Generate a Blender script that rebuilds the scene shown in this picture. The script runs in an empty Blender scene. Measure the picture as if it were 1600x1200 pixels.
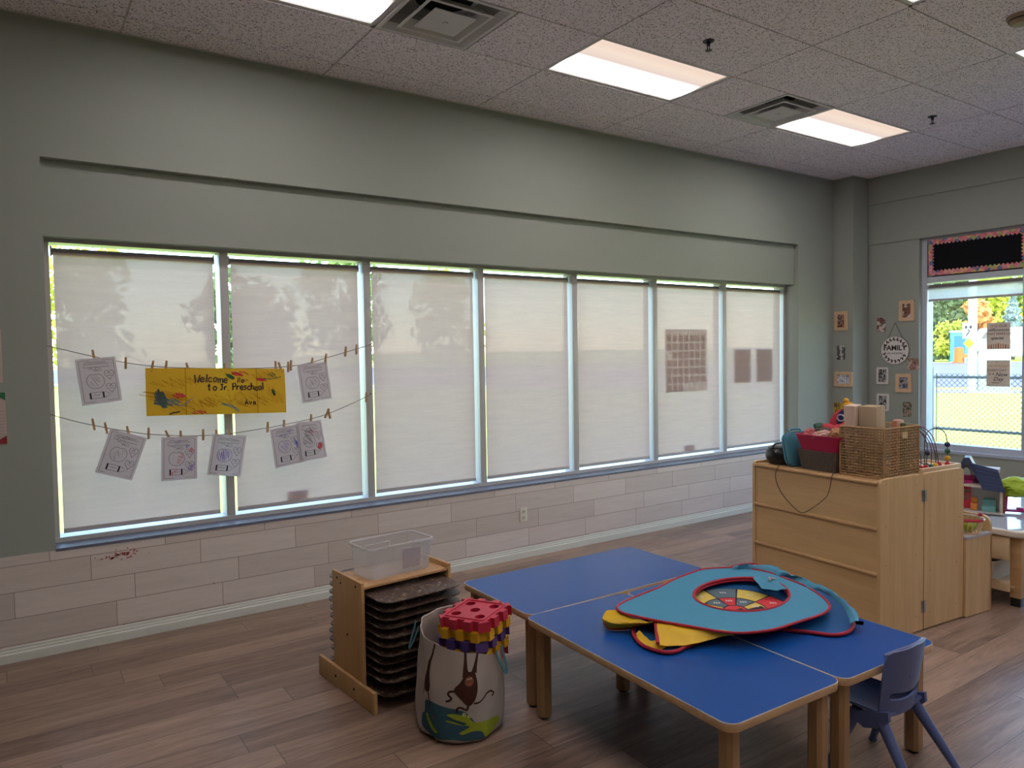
import bpy, bmesh, math, random
from mathutils import Vector, Matrix
from mathutils.geometry import tessellate_polygon
R = math.radians; PI = math.pi
SC = bpy.context.scene; C = SC.collection

# ------------------------------------------------------------------ camera
def make_camera():
    yaw, pitch, roll = .97645, -.0394, -.0161
    f = Vector((math.cos(pitch)*math.cos(yaw), math.cos(pitch)*math.sin(yaw), math.sin(pitch)))
    r0 = Vector((math.sin(yaw), -math.cos(yaw), 0)); u0 = r0.cross(f)
    r = math.cos(roll)*r0 + math.sin(roll)*u0; u = r.cross(f)
    cd = bpy.data.cameras.new('camera'); cd.sensor_width = 36; cd.lens = 1146.26/1600*36
    cd.clip_start = .05; cd.clip_end = 500
    c = bpy.data.objects.new('camera', cd); C.objects.link(c)
    c.matrix_world = Matrix(((r.x, u.x, -f.x, -1.7982), (r.y, u.y, -f.y, -4.9001), (r.z, u.z, -f.z, 1.6603), (0, 0, 0, 1)))
    SC.camera = c
make_camera()

# ------------------------------------------------------------------ sky, sun, exposure
W = bpy.data.worlds.new('sky'); SC.world = W; W.use_nodes = True
nt = W.node_tree; nt.nodes.clear()
sky = nt.nodes.new('ShaderNodeTexSky'); sky.sky_type = 'NISHITA'; sky.sun_disc = False
sky.sun_elevation = R(48); sky.sun_rotation = R(215); sky.air_density = 1.3; sky.dust_density = .3; sky.ozone_density = 4.0
bg = nt.nodes.new('ShaderNodeBackground'); bg.inputs['Strength'].default_value = 1.5
wo = nt.nodes.new('ShaderNodeOutputWorld')
nt.links.new(sky.outputs[0], bg.inputs[0]); nt.links.new(bg.outputs[0], wo.inputs[0])
sd = bpy.data.lights.new('sun', 'SUN'); sd.energy = 6.2; sd.angle = R(.6); sd.color = (1, .95, .86)
so = bpy.data.objects.new('sun', sd); C.objects.link(so)
so.rotation_euler = Vector((.75, .30, -.72)).to_track_quat('-Z', 'Y').to_euler()
PANEL_COOL, PANEL_WARM = 35.0, .95          # radiance of the two tubes behind each ceiling lens
VS = SC.view_settings
VS.view_transform = 'Standard'; VS.look = 'None'; VS.gamma = 1; VS.use_curve_mapping = False
VS.exposure = 0.0
SC.cycles.max_bounces = 10; SC.cycles.diffuse_bounces = 5; SC.cycles.transparent_max_bounces = 16
SC.cycles.sample_clamp_indirect = 6

# ------------------------------------------------------------------ mesh helpers
def box(bm, x0, x1, y0, y1, z0, z1, M=None, bev=0):
    vs = [bm.verts.new(p) for p in ((x0,y0,z0),(x1,y0,z0),(x1,y1,z0),(x0,y1,z0),(x0,y0,z1),(x1,y0,z1),(x1,y1,z1),(x0,y1,z1))]
    fs = [bm.faces.new([vs[i] for i in q]) for q in ((3,2,1,0),(4,5,6,7),(0,1,5,4),(1,2,6,5),(2,3,7,6),(3,0,4,7))]
    if bev:
        es = list({e for f in fs for e in f.edges})
        r = bmesh.ops.bevel(bm, geom=es, offset=bev, segments=2, profile=.6, affect='EDGES', clamp_overlap=True)
        vs = list({v for f in r['faces'] for v in f.verts} | {v for v in vs if v.is_valid})
    if M is not None:
        for v in vs: v.co = M @ v.co
    return bm
def frame_of(t):
    t = t.normalized(); a = Vector((0,0,1)) if abs(t.z) < .9 else Vector((1,0,0))
    s = t.cross(a).normalized(); return s, s.cross(t).normalized()
def tube(bm, pts, r, n=8, closed=False, caps=True):
    pts = [Vector(p) for p in pts]; N = len(pts); rings = []
    rr = r if isinstance(r, (list, tuple)) else [r]*N
    prev = None
    for i, p in enumerate(pts):
        if closed: t = pts[(i+1) % N]-pts[i-1]
        else: t = pts[min(i+1, N-1)]-pts[max(i-1, 0)]
        if t.length < 1e-9: t = Vector((0,0,1))
        t.normalize()
        if prev is None: s, u = frame_of(t)
        else:
            s = prev - t*prev.dot(t)
            if s.length < 1e-6: s, u = frame_of(t)
            s.normalize(); u = s.cross(t)
        prev = s
        rings.append([bm.verts.new(p + rr[i]*(math.cos(2*PI*k/n)*s + math.sin(2*PI*k/n)*u)) for k in range(n)])
    for i in range(N if closed else N-1):
        a, b = rings[i], rings[(i+1) % N]
        for k in range(n): bm.faces.new((a[k], a[(k+1)%n], b[(k+1)%n], b[k]))
    if caps and not closed:
        bm.faces.new(rings[0][::-1]); bm.faces.new(rings[-1])
    return bm
def loft(bm, rings, closed=True, cap0=False, cap1=False):
    rv = [[bm.verts.new(p) for p in r] for r in rings]; n = len(rv[0])
    for a, b in zip(rv[:-1], rv[1:]):
        for k in range(n if closed else n-1): bm.faces.new((a[k], a[(k+1)%n], b[(k+1)%n], b[k]))
    if cap0: bm.faces.new(rv[0][::-1])
    if cap1: bm.faces.new(rv[-1])
    return rv
def lathe(bm, prof, n=32, c=(0,0,0), cap0=True, cap1=False):
    return loft(bm, [[(c[0]+r*math.cos(2*PI*k/n), c[1]+r*math.sin(2*PI*k/n), c[2]+z) for k in range(n)] for r, z in prof], True, cap0, cap1)
def poly2(bm, loops, z=0.0):
    """filled flat polygon (first loop outer, others holes) at height z; returns faces"""
    vl = [[Vector((p[0], p[1], z)) for p in l] for l in loops]
    flat = [bm.verts.new(v) for l in vl for v in l]; fs = []
    for t in tessellate_polygon(vl):
        try: fs.append(bm.faces.new([flat[i] for i in t]))
        except ValueError: pass
    return fs, flat
def prism(bm, loops, z0, z1, M=None):
    n0 = len(bm.verts)
    fa, va = poly2(bm, loops, z0); fb, vb = poly2(bm, loops, z1); o = 0
    for l in loops:
        n = len(l)
        for k in range(n): bm.faces.new((va[o+k], va[o+(k+1)%n], vb[o+(k+1)%n], vb[o+k]))
        o += n
    if M is not None:
        for v in va+vb: v.co = M @ v.co
    return va+vb
def rrect(w, h, r, n=5, cx=0, cy=0):
    P = []
    for sx, sy, a in ((1,-1,-90),(1,1,0),(-1,1,90),(-1,-1,180)):
        for k in range(n+1):
            t = R(a + 90*k/n); P.append((cx + sx*(w/2-r) + r*math.cos(t), cy + sy*(h/2-r) + r*math.sin(t)))
    return P
def circ(r, n=24, cx=0, cy=0, sq=1): return [(cx+r*math.cos(2*PI*k/n), cy+sq*r*math.sin(2*PI*k/n)) for k in range(n)]
def smooth_loop(P, k=6, closed=True):
    """Catmull-Rom through points of any dimension"""
    n = len(P); out = []; d = len(P[0])
    for i in range(n if closed else n-1):
        g = (lambda j: P[j % n]) if closed else (lambda j: P[min(max(j, 0), n-1)])
        a, b, c, e = g(i-1), g(i), g(i+1), g(i+2)
        for s in range(k):
            t = s/k
            out.append(tuple(.5*(2*b[m] + (c[m]-a[m])*t + (2*a[m]-5*b[m]+4*c[m]-e[m])*t*t + (3*b[m]-a[m]-3*c[m]+e[m])*t**3) for m in range(d)))
    if not closed: out.append(tuple(P[-1]))
    return out
def slice_bm(bm, axis, vals):
    no = [0,0,0]; no[axis] = 1
    for v in vals:
        co = [0,0,0]; co[axis] = v
        bmesh.ops.bisect_plane(bm, geom=bm.verts[:]+bm.edges[:]+bm.faces[:], plane_co=co, plane_no=no, dist=1e-6)
def ribbon2(bm, pts, w, z=0.0):
    """flat stroke of width w along 2-D points, in the xy plane"""
    pts = [Vector((p[0], p[1])) for p in pts]; L = []; Rr = []
    for i, p in enumerate(pts):
        t = pts[min(i+1, len(pts)-1)]-pts[max(i-1, 0)]
        if t.length < 1e-9: t = Vector((1,0))
        t.normalize(); nrm = Vector((-t.y, t.x))*w/2
        L.append(bm.verts.new((*(p+nrm), z))); Rr.append(bm.verts.new((*(p-nrm), z)))
    for i in range(len(pts)-1): bm.faces.new((L[i], Rr[i], Rr[i+1], L[i+1]))
def wobble(bm, amp, seed=0, s=9.0):
    from mathutils import noise
    o = Vector((seed*3.1, seed*1.7, seed*.9))
    for v in bm.verts: v.co += amp*noise.noise_vector(v.co*s+o)
def ico(bm, c, r, sub=3, seed=0, amp=0.0, s=9.0, sc=(1,1,1)):
    from mathutils import noise
    n0 = len(bm.verts)
    q = bmesh.ops.create_icosphere(bm, subdivisions=sub, radius=1)
    o = Vector((seed*3.1, seed*1.7, seed*.9))
    for v in q['verts']:
        d = v.co.copy(); k = 1 + amp*noise.noise(d*s*.3+o) + amp*.6*noise.noise(d*s+o)
        v.co = Vector((c[0]+d.x*r*sc[0]*k, c[1]+d.y*r*sc[1]*k, c[2]+d.z*r*sc[2]*k))
def NB(): return bmesh.new()
def mesh(bm, name, mat, ang=35, fix=True):
    if fix: bmesh.ops.recalc_face_normals(bm, faces=bm.faces[:])
    me = bpy.data.meshes.new(name); bm.to_mesh(me); bm.free()
    for m in (mat if isinstance(mat, list) else [mat]): me.materials.append(m)
    if ang:
        me.polygons.foreach_set('use_smooth', [True]*len(me.polygons)); me.set_sharp_from_angle(angle=R(ang))
    return me
def obj(name, bm, mat, parent=None, ang=35, kind=None, label=None, fix=True):
    me = bm if isinstance(bm, bpy.types.Mesh) else mesh(bm, name, mat, ang, fix)
    o = bpy.data.objects.new(name, me); C.objects.link(o)
    if parent: o.parent = parent
    if kind: o['kind'] = kind
    if label: o['label'] = label
    return o
def tag(o, label, cat, group=None, kind=None):
    o['label'] = label; o['category'] = cat
    if group: o['group'] = group
    if kind: o['kind'] = kind
    return o
def thing(name, label, cat, loc=(0,0,0), rz=0.0, group=None, rot=None):
    o = bpy.data.objects.new(name, None); C.objects.link(o); o.empty_display_size = .05
    o.location = loc; o.rotation_euler = rot if rot else (0, 0, rz)
    return tag(o, label, cat, group)
def dup(root, loc, label, rot=None, group=None):
    r = root.copy(); C.objects.link(r); r.location = loc; r['label'] = label
    if rot: r.rotation_euler = rot
    if group: r['group'] = group
    for ch in list(root.children):
        c = ch.copy(); C.objects.link(c); c.parent = r
        for g in list(ch.children):
            d = g.copy(); C.objects.link(d); d.parent = c
    return r

# ------------------------------------------------------------------ material helpers
class NT:
    def __init__(s, name):
        s.m = bpy.data.materials.new(name); s.m.use_nodes = True; s.t = s.m.node_tree; s.t.nodes.clear()
        s.out = s.t.nodes.new('ShaderNodeOutputMaterial')
    def n(s, ty, ins=None, **kw):
        x = s.t.nodes.new('ShaderNode'+ty)
        for k, v in kw.items(): setattr(x, k, v)
        for k, v in (ins or {}).items():
            if isinstance(v, bpy.types.NodeSocket): s.t.links.new(v, x.inputs[k])
            else: x.inputs[k].default_value = v
        return x
    def mth(s, op, a, b=0.0, c=0.0): return s.n('Math', {0: a, 1: b, 2: c}, operation=op).outputs[0]
    def mix(s, f, a, b, bt='MIX'):
        x = s.n('Mix', {0: f, 6: a, 7: b}, data_type='RGBA', blend_type=bt); return x.outputs[2]
    def ramp(s, f, stops, const=False):
        x = s.n('ValToRGB', {0: f}); e = x.color_ramp.elements
        if const: x.color_ramp.interpolation = 'CONSTANT'
        while len(e) < len(stops): e.new(.5)
        for q, (p, c) in zip(e, stops): q.position = p; q.color = (*c, 1) if len(c) == 3 else c
        return x.outputs[0]
    def coord(s, scale=(1,1,1), kind='Object'):
        tc = s.n('TexCoord'); return s.n('Mapping', {0: tc.outputs[kind], 3: scale}).outputs[0]
    def noise(s, v, sc, det=3, rough=.55): return s.n('TexNoise', {'Vector': v, 'Scale': sc, 'Detail': det, 'Roughness': rough})
    def bump(s, h, st=.3, d=.002): return s.n('Bump', {'Strength': st, 'Distance': d, 'Height': h}).outputs[0]
    def princ(s, col, rough=.5, spec=.5, metal=0.0, nrm=None, **kw):
        ins = {'Base Color': col if isinstance(col, bpy.types.NodeSocket) else (*col, 1), 'Roughness': rough, 'Specular IOR Level': spec, 'Metallic': metal}
        if nrm is not None: ins['Normal'] = nrm
        ins.update(kw)
        p = s.n('BsdfPrincipled', ins); s.t.links.new(p.outputs[0], s.out.inputs[0]); return p
    def surf(s, sh): s.t.links.new(sh, s.out.inputs[0])
def c4(c): return (*c, 1)
def M_plain(name, col, rough=.5, spec=.5, metal=0.0, var=.06, sc=14, bump=0.0, bsc=120):
    q = NT(name); v = q.coord()
    n = q.noise(v, sc, 3)
    col2 = tuple(min(1, x*(1+var)) for x in col); col1 = tuple(x*(1-var) for x in col)
    cc = q.mix(n.outputs[0], c4(col1), c4(col2))
    nr = q.bump(q.noise(v, bsc, 2).outputs[0], bump) if bump else None
    q.princ(cc, rough, spec, metal, nr); return q.m
def M_wood(name, c1, c2, axis='z', sc=1.0, rough=.45, spec=.4):
    q = NT(name); s = {'x': (1.2, 14, 14), 'y': (14, 1.2, 14), 'z': (14, 14, 1.2)}[axis]
    v = q.coord(tuple(sc*k for k in s))
    inf = q.n('ObjectInfo').outputs['Random']
    va = q.n('VectorMath', {0: v, 1: q.n('CombineXYZ', {0: q.mth('MULTIPLY', inf, 9.0), 1: q.mth('MULTIPLY', inf, 5.0)}).outputs[0]}, operation='ADD').outputs[0]
    w = q.noise(va, 1.3, 5, .6); w2 = q.noise(va, 6.0, 3, .6)
    f = q.mth('ADD', q.mth('MULTIPLY', w.outputs[0], .75), q.mth('MULTIPLY', w2.outputs[0], .25))
    col = q.ramp(f, [(.3, c1), (.68, c2)])
    q.princ(col, rough, spec, 0, q.bump(w2.outputs[0], .08)); return q.m
def M_planks(name, axis, other, L, Wd, off, c_lo, c_hi, gap, gapw, rough, grain=.5, spec=.4, wear=None):
    """rows of boards along one axis with random joints; axis/other = 'X','Y','Z'"""
    q = NT(name); tc = q.n('TexCoord'); sp = q.n('SeparateXYZ', {0: tc.outputs['Object']})
    a = sp.outputs[axis]; b = sp.outputs[other]
    rowf = q.mth('DIVIDE', q.mth('SUBTRACT', b, off), Wd); row = q.mth('FLOOR', rowf)
    rnd = q.n('TexWhiteNoise', {'W': row}, noise_dimensions='1D').outputs[0]
    uf = q.mth('ADD', q.mth('DIVIDE', a, L), q.mth('MULTIPLY', rnd, 7.3)); cell = q.mth('FLOOR', uf)
    cid = q.mth('ADD', q.mth('MULTIPLY', row, 17.31), cell)
    tint = q.n('TexWhiteNoise', {'W': cid}, noise_dimensions='1D').outputs[0]
    fu = q.mth('FRACT', uf); fv = q.mth('FRACT', rowf)
    du = q.mth('MULTIPLY', q.mth('MINIMUM', fu, q.mth('SUBTRACT', 1.0, fu)), L)
    dv = q.mth('MULTIPLY', q.mth('MINIMUM', fv, q.mth('SUBTRACT', 1.0, fv)), Wd)
    g = q.mth('LESS_THAN', q.mth('MINIMUM', du, dv), gapw)
    vec = q.n('CombineXYZ', {0: q.mth('ADD', q.mth('MULTIPLY', a, 1.6), q.mth('MULTIPLY', tint, 31.0)), 1: q.mth('MULTIPLY', b, 17.0), 2: q.mth('MULTIPLY', tint, 11.0)}).outputs[0]
    n1 = q.noise(vec, 1.0, 6, .62); n1.inputs['Distortion'].default_value = 1.2
    n2 = q.noise(vec, 7.0, 3, .6)
    f = q.mth('ADD', q.mth('MULTIPLY', q.mth('SUBTRACT', n1.outputs[0], .5), grain), q.mth('ADD', q.mth('MULTIPLY', tint, .45), .28))
    f = q.mth('ADD', f, q.mth('MULTIPLY', q.mth('SUBTRACT', n2.outputs[0], .5), grain*.35))
    col = q.mix(q.n('Clamp', {0: f}).outputs[0], c4(c_lo), c4(c_hi))
    if wear: col = wear(q, col, tc.outputs['Object'])
    col = q.mix(g, col, c4(gap))
    h = q.mth('SUBTRACT', q.mth('MULTIPLY', n2.outputs[0], .25), g)
    q.princ(col, rough, spec, 0, q.bump(h, .25, .002)); return q.m
def M_emit(name, col, st):
    q = NT(name); e = q.n('Emission', {0: c4(col), 1: st}); q.surf(e.outputs[0]); return q.m
def M_cloth(name, col, trans=.25, rough=.9, var=.08, bump=.25):
    q = NT(name); v = q.coord(); n = q.noise(v, 30, 3)
    cc = q.mix(n.outputs[0], c4(tuple(x*(1-var) for x in col)), c4(tuple(min(1, x*(1+var)) for x in col)))
    nr = q.bump(q.noise(v, 260, 2).outputs[0], bump, .001)
    d = q.n('BsdfDiffuse', {0: cc, 'Normal': nr}); t = q.n('BsdfTranslucent', {0: cc})
    g = q.n('BsdfGlossy', {0: (.04, .04, .04, 1), 1: .5})
    mx = q.n('MixShader', {0: trans, 1: d.outputs[0], 2: t.outputs[0]})
    q.surf(q.n('AddShader', {0: mx.outputs[0], 1: g.outputs[0]}).outputs[0]); return q.m

PAINT = M_plain('sage_wall_paint', (.305, .325, .288), .62, .3, var=.02, sc=2, bump=.04, bsc=180)
WHITE_TRIM = M_plain('cream_baseboard_paint', (.62, .63, .56), .45, .4, var=.04)
ALU = M_plain('painted_aluminium_frame', (.44, .42, .41), .4, .5, var=.03)
ALU_L = M_plain('white_aluminium', (.46, .50, .56), .4, .5, var=.02)
SLATE = M_plain('slate_blue_sill', (.13, .14, .19), .45, .5, var=.35, sc=26)
def m_ceiling():
    q = NT('acoustic_ceiling_tile'); v = q.coord()
    vo = q.n('TexVoronoi', {'Vector': v, 'Scale': 95.0}); n = q.noise(v, 70, 3, .7); n2 = q.noise(v, 3, 2)
    s = q.mth('MULTIPLY', q.mth('LESS_THAN', vo.outputs[0], .40), q.mth('GREATER_THAN', n.outputs[0], .5))
    base = q.mix(n2.outputs[0], (.85, .775, .81, 1), (.93, .85, .885, 1))
    col = q.mix(s, base, (.20, .18, .18, 1))
    q.princ(col, .9, .1, 0, q.bump(q.mth('SUBTRACT', n.outputs[0], s), .4, .003)); return q.m
CEIL = m_ceiling()
TBAR = M_plain('ceiling_grid_paint', (.55, .515, .50), .5, .3, var=.04)
def tile_wear(q, col, v):
    n = q.noise(v, 7, 4, .7); n2 = q.noise(v, 31, 3, .7)
    m = q.mth('MULTIPLY', q.mth('GREATER_THAN', n.outputs[0], .69), q.mth('GREATER_THAN', n2.outputs[0], .58))
    return q.mix(q.mth('MULTIPLY', m, .6), col, (.16, .13, .11, 1))
TILE = M_planks('wood_look_wall_tile', 'X', 'Z', .60, .147, .094, (.46, .385, .335), (.74, .66, .61), (.21, .165, .14), .0016, .4, .62, .5, tile_wear)
FLOOR = M_planks('grey_brown_vinyl_plank', 'X', 'Y', 1.22, .18, .05, (.105, .060, .042), (.40, .268, .195), (.07, .05, .04), .0016, .33, 1.5, .6)
BIRCH = M_wood('birch_plywood', (.54, .34, .155), (.68, .455, .225), 'x', 1, .42)
BIRCH_V = M_wood('birch_plywood_upright', (.54, .345, .16), (.68, .46, .235), 'z', 1, .42)
BIRCH_E = M_wood('birch_edge', (.40, .23, .10), (.52, .32, .15), 'y', 1, .45)
RACKWOOD = M_wood('maple_plywood', (.46, .255, .10), (.58, .345, .15), 'z', .8, .45)
OAK = M_wood('oak_leg', (.30, .165, .075), (.42, .25, .12), 'z', 1.3, .42)
OAKEDGE = M_wood('beech_table_edge', (.45, .28, .14), (.60, .40, .22), 'x', 1, .42)
PINE = M_wood('pale_pine', (.58, .42, .25), (.70, .54, .35), 'x', 1, .5)
BLUE_TOP = M_plain('blue_laminate', (.008, .072, .30), .25, .22, var=.05, sc=3)
CHAIR_BLUE = M_plain('slate_blue_plastic', (.085, .115, .26), .42, .5, var=.04)
BLACK = M_plain('black_plastic', (.012, .011, .012), .3, .5, var=.1)
DARK = M_plain('dark_void', (.01, .01, .01), .9, .1)
METAL = M_plain('zinc_hinge', (.45, .44, .42), .35, .5, 1.0)
def m_glass():
    q = NT('window_glass'); t = q.n('BsdfTransparent', {0: (.94, .96, .95, 1)}); g = q.n('BsdfGlossy', {0: (1,1,1,1), 1: .02})
    q.surf(q.n('MixShader', {0: .05, 1: t.outputs[0], 2: g.outputs[0]}).outputs[0]); return q.m
GLASS = m_glass()
def m_blind(name, col, tr, openf):
    q = NT(name); v = q.coord()
    w = q.noise(q.coord((40, 1, 900)), 1, 2); w2 = q.noise(q.coord((900, 1, 40)), 1, 2); n = q.noise(v, 3, 3)
    f0 = q.mth('ADD', q.mth('MULTIPLY', w.outputs[0], .5), q.mth('MULTIPLY', w2.outputs[0], .5))
    st = q.noise(q.coord((2.2, 1, 16)), 1.5, 4, .65)
    f = q.mth('ADD', f0, q.mth('MULTIPLY', q.mth('SUBTRACT', st.outputs[0], .5), .9))
    cc = q.mix(f, c4(tuple(x*.86 for x in col)), c4(tuple(min(1, x*1.12) for x in col)))
    d = q.n('BsdfDiffuse', {0: cc}); t = q.n('BsdfTranslucent', {0: cc})
    mx = q.n('MixShader', {0: tr, 1: d.outputs[0], 2: t.outputs[0]})
    tp = q.n('BsdfTransparent', {0: (1, .97, .92, 1)})
    of = q.mth('MULTIPLY', q.mth('ADD', q.mth('MULTIPLY', f, 1.0), .5), openf)
    q.surf(q.n('MixShader', {0: of, 1: mx.outputs[0], 2: tp.outputs[0]}).outputs[0]); return q.m
BLIND = m_blind('solar_screen_fabric', (.56, .415, .375), .285, .017)
BLIND_E = m_blind('solar_screen_fabric_grey', (.62, .63, .70), .5, .14)
PAPER = M_cloth('white_paper', (.60, .555, .58), .34, var=.02, bump=.02)
YPAPER = M_cloth('yellow_poster_paper', (.66, .39, .008), .30, var=.05, bump=.02)
CREAM = M_plain('cream_card', (.72, .64, .55), .7, .2, var=.03)
INK = M_plain('dark_ink', (.03, .025, .035), .7, .2)
def crayon(n, c): return M_plain('crayon_'+n, c, .7, .2, var=.2, sc=60)
CR = dict(red=crayon('red', (.62, .05, .06)), orange=crayon('orange', (.75, .22, .02)), green=crayon('green', (.04, .16, .07)), purple=crayon('purple', (.22, .14, .48)),
          blue=crayon('blue', (.10, .14, .45)), black=INK, brown=crayon('brown', (.30, .17, .03)), grey=crayon('grey', (.30, .28, .30)), slate=crayon('slate', (.16, .22, .20)), ochre=crayon('ochre', (.50, .25, .01)))
PINWOOD = M_plain('clothespin_wood', (.38, .22, .11), .6, .3, var=.15)
STRING = M_plain('jute_string', (.16, .13, .11), .9, .1)

# ------------------------------------------------------------------ room shell
H = 3.58; XW, XE, YS = -4.3, 6.24, -9.2
def struct(name, bm, mat, ang=30): return obj(name, bm, mat, None, ang, 'structure')
b = NB(); box(b, XW, XE+.4, YS, .3, -.1, 0); struct('floor', b, FLOOR)
X0, X1, ZS, ZH, ZT = -1.645, 5.302, .60, 2.382, 2.812
b = NB()
box(b, XW-.3, X0, 0, .3, 0, H+.2); box(b, X1, XE+.4, 0, .3, 0, H+.2)
box(b, X0, X1, 0, .3, ZT, H+.2); box(b, X0, X1, .055, .3, ZH, ZT); box(b, X0, X1, 0, .3, 0, ZS-.015)
struct('wall_north', b, PAINT)
b = NB(); box(b, 5.95, XE, -.245, 0, 0, H+.1); struct('wall_corner', b, PAINT)
YA, YB = -.80, -4.78                        # the run of windows in the right-hand wall
b = NB()
box(b, XE, XE+.3, YS, 0, 3.282, H+.2); box(b, XE+.02, XE+.3, YS, 0, 2.838, 3.282)
box(b, XE+.035, XE+.3, YA, 0, 0, 2.838); box(b, XE+.035, XE+.3, YS, YB, 0, 2.838); box(b, XE+.035, XE+.3, YB, YA, 0, .575)
struct('wall_east', b, PAINT)
b = NB(); box(b, XW-.3, XW, YS, 0, 0, H+.2); struct('wall_west', b, PAINT)
b = NB(); box(b, XW-.3, XE+.4, YS-.3, YS, 0, H+.2); struct('wall_south', b, PAINT)
b = NB(); box(b, XW-.3, XE+.5, YS-.3, .3, H+.2, H+.4); struct('ceiling_roof', b, TBAR)
b = NB(); box(b, XW, 5.95, -.011, 0, .085, .588); struct('wall_wainscot', b, TILE)
b = NB()
prof = [(0, 0), (-.024, 0), (-.024, .048), (-.019, .055), (-.019, .066), (-.014, .069), (-.014, .082), (-.009, .088), (0, .088)]
loft(b, [[(x, y, z) for y, z in prof] for x in (XW, 5.95)], True, True, True); struct('baseboard_north', b, WHITE_TRIM)
b = NB(); loft(b, [[(XE+.035+y, x, z) for y, z in prof] for x in (YS, -.245)], True, True, True); struct('baseboard_east', b, WHITE_TRIM)
# ceiling: tegular tiles on a narrow grid, open cells where fixtures sit
TX, TY, GY0 = 1.22, .61, -.2494
LIGHTS = [(i, j) for j in (1, 4, 7, 10) for i in (-1, 1, 3)]
VENTS = [(0.0, 1), (2.5, 1)]
b = NB(); g = .006
def tile_box(x0, x1, y0, y1):
    x0 = max(x0, XW); x1 = min(x1, XE); y0 = max(y0, YS); y1 = min(y1, 0)
    if x1-x0 > .02 and y1-y0 > .02: box(b, x0+g, x1-g, y0+g, y1-g, H, H+.03)
for i in range(-5, 6):
    for j in range(-1, 15):
        y1 = GY0-j*TY; y0 = y1-TY
        if (i, j) in LIGHTS: continue
        if (i, j) == (0, 1): tile_box(.5*TX, TX, y0, y1); continue
        if (i, j) == (2, 1): tile_box(2*TX, 2.5*TX, y0, y1); continue
        tile_box(i*TX, (i+1)*TX, y0, y1)
struct('ceiling', b, CEIL)
b = NB()
for i in range(-4, 6): box(b, i*TX-.012, i*TX+.012, YS, 0, H+.006, H+.03)
for x in (.5*TX, 2.5*TX): box(b, x-.012, x+.012, GY0-2*TY, GY0-TY, H+.006, H+.03)
for j in range(0, 15): box(b, XW, XE, GY0-j*TY-.012, GY0-j*TY+.012, H+.006, H+.031)
box(b, XW, XE, -.02, 0, H-.003, H+.03); box(b, XE-.02, XE, YS, 0, H-.003, H+.03); box(b, 5.93, 5.95, -.265, 0, H-.003, H+.03); box(b, 5.93, XE, -.265, -.245, H-.003, H+.03)
struct('trim_ceiling', b, TBAR)

# ------------------------------------------------------------------ ceiling fixtures
def m_panel():
    """acrylic lens over one cool and one warm tube running the long way"""
    q = NT('lit_troffer_lens'); tc = q.n('TexCoord'); sp = q.n('SeparateXYZ', {0: tc.outputs['Object']})
    y = sp.outputs['Y']; x = sp.outputs['X']
    f = q.mth('ADD', q.mth('MULTIPLY', y, -1.72), .5)
    cool = q.ramp(f, [(0, (.02, .02, .02)), (.10, (.05, .047, .047)), (.19, (.28, .26, .26)), (.24, (1, .93, .93)), (.32, (1, .93, .93)), (.37, (.28, .26, .26)), (.46, (.045, .04, .04)), (.56, (.0, .0, .0))])
    warm = q.ramp(f, [(0, (.86, .80, .82)), (.30, (.90, .84, .84)), (.50, (.78, .66, .62)), (.62, (.92, .74, .64)), (.75, (.98, .80, .66)), (.88, (.94, .73, .60)), (1, (.98, .78, .66))])
    cs = q.n('Mix', {0: 1.0, 6: cool, 7: c4((PANEL_COOL,)*3)}, data_type='RGBA', blend_type='MULTIPLY').outputs[2]
    ws = q.n('Mix', {0: 1.0, 6: warm, 7: c4((PANEL_WARM,)*3)}, data_type='RGBA', blend_type='MULTIPLY').outputs[2]
    tot = q.n('Mix', {0: 1.0, 6: cs, 7: ws}, data_type='RGBA', blend_type='ADD').outputs[2]
    q.surf(q.n('Emission', {0: tot, 1: 1.0}).outputs[0]); return q.m
LENS = m_panel()
FIXW = M_plain('white_enamel', (.62, .60, .58), .4, .4, var=.02)
def make_light():
    t = thing('ceiling_light', '', 'ceiling light')
    w, d = TX/2-.008, TY/2-.008
    b = NB(); prism(b, [[(-w, -d), (w, -d), (w, d), (-w, d)], [(-w+.022, -d+.022), (-w+.022, d-.022), (w-.022, d-.022), (w-.022, -d+.022)]], .004, .05)
    obj('frame', b, FIXW, t)
    b = NB(); box(b, -w+.02, w-.02, -d+.02, d-.02, .012, .02); obj('lens', b, LENS, t)
    b = NB(); box(b, -w, w, -d, d, .05, .13); obj('housing', b, FIXW, t)
    return t
lt = make_light()
LL = {(-1, 1): 'lit fluorescent ceiling panel cut off at the top left beside the square air vent',
      (1, 1): 'lit fluorescent ceiling panel, the large bright one in the middle of the ceiling',
      (3, 1): 'lit fluorescent ceiling panel next to the small square vent, nearest the far corner',
      (1, 4): 'lit ceiling panel of which only one corner shows at the very top edge',
      (3, 4): 'lit ceiling panel cut off by the right edge, below the smoke detector'}
first = True
for (i, j) in LIGHTS:
    loc = ((i+.5)*TX, GY0-(j+.5)*TY, H); lab = LL.get((i, j), 'ceiling light panel farther back in the room, out of the picture')
    g_ = 'recessed fluorescent ceiling panels'
    if first: lt.location = loc; lt['label'] = lab; lt['group'] = g_; first = False
    else: dup(lt, loc, lab, group=g_)
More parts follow.
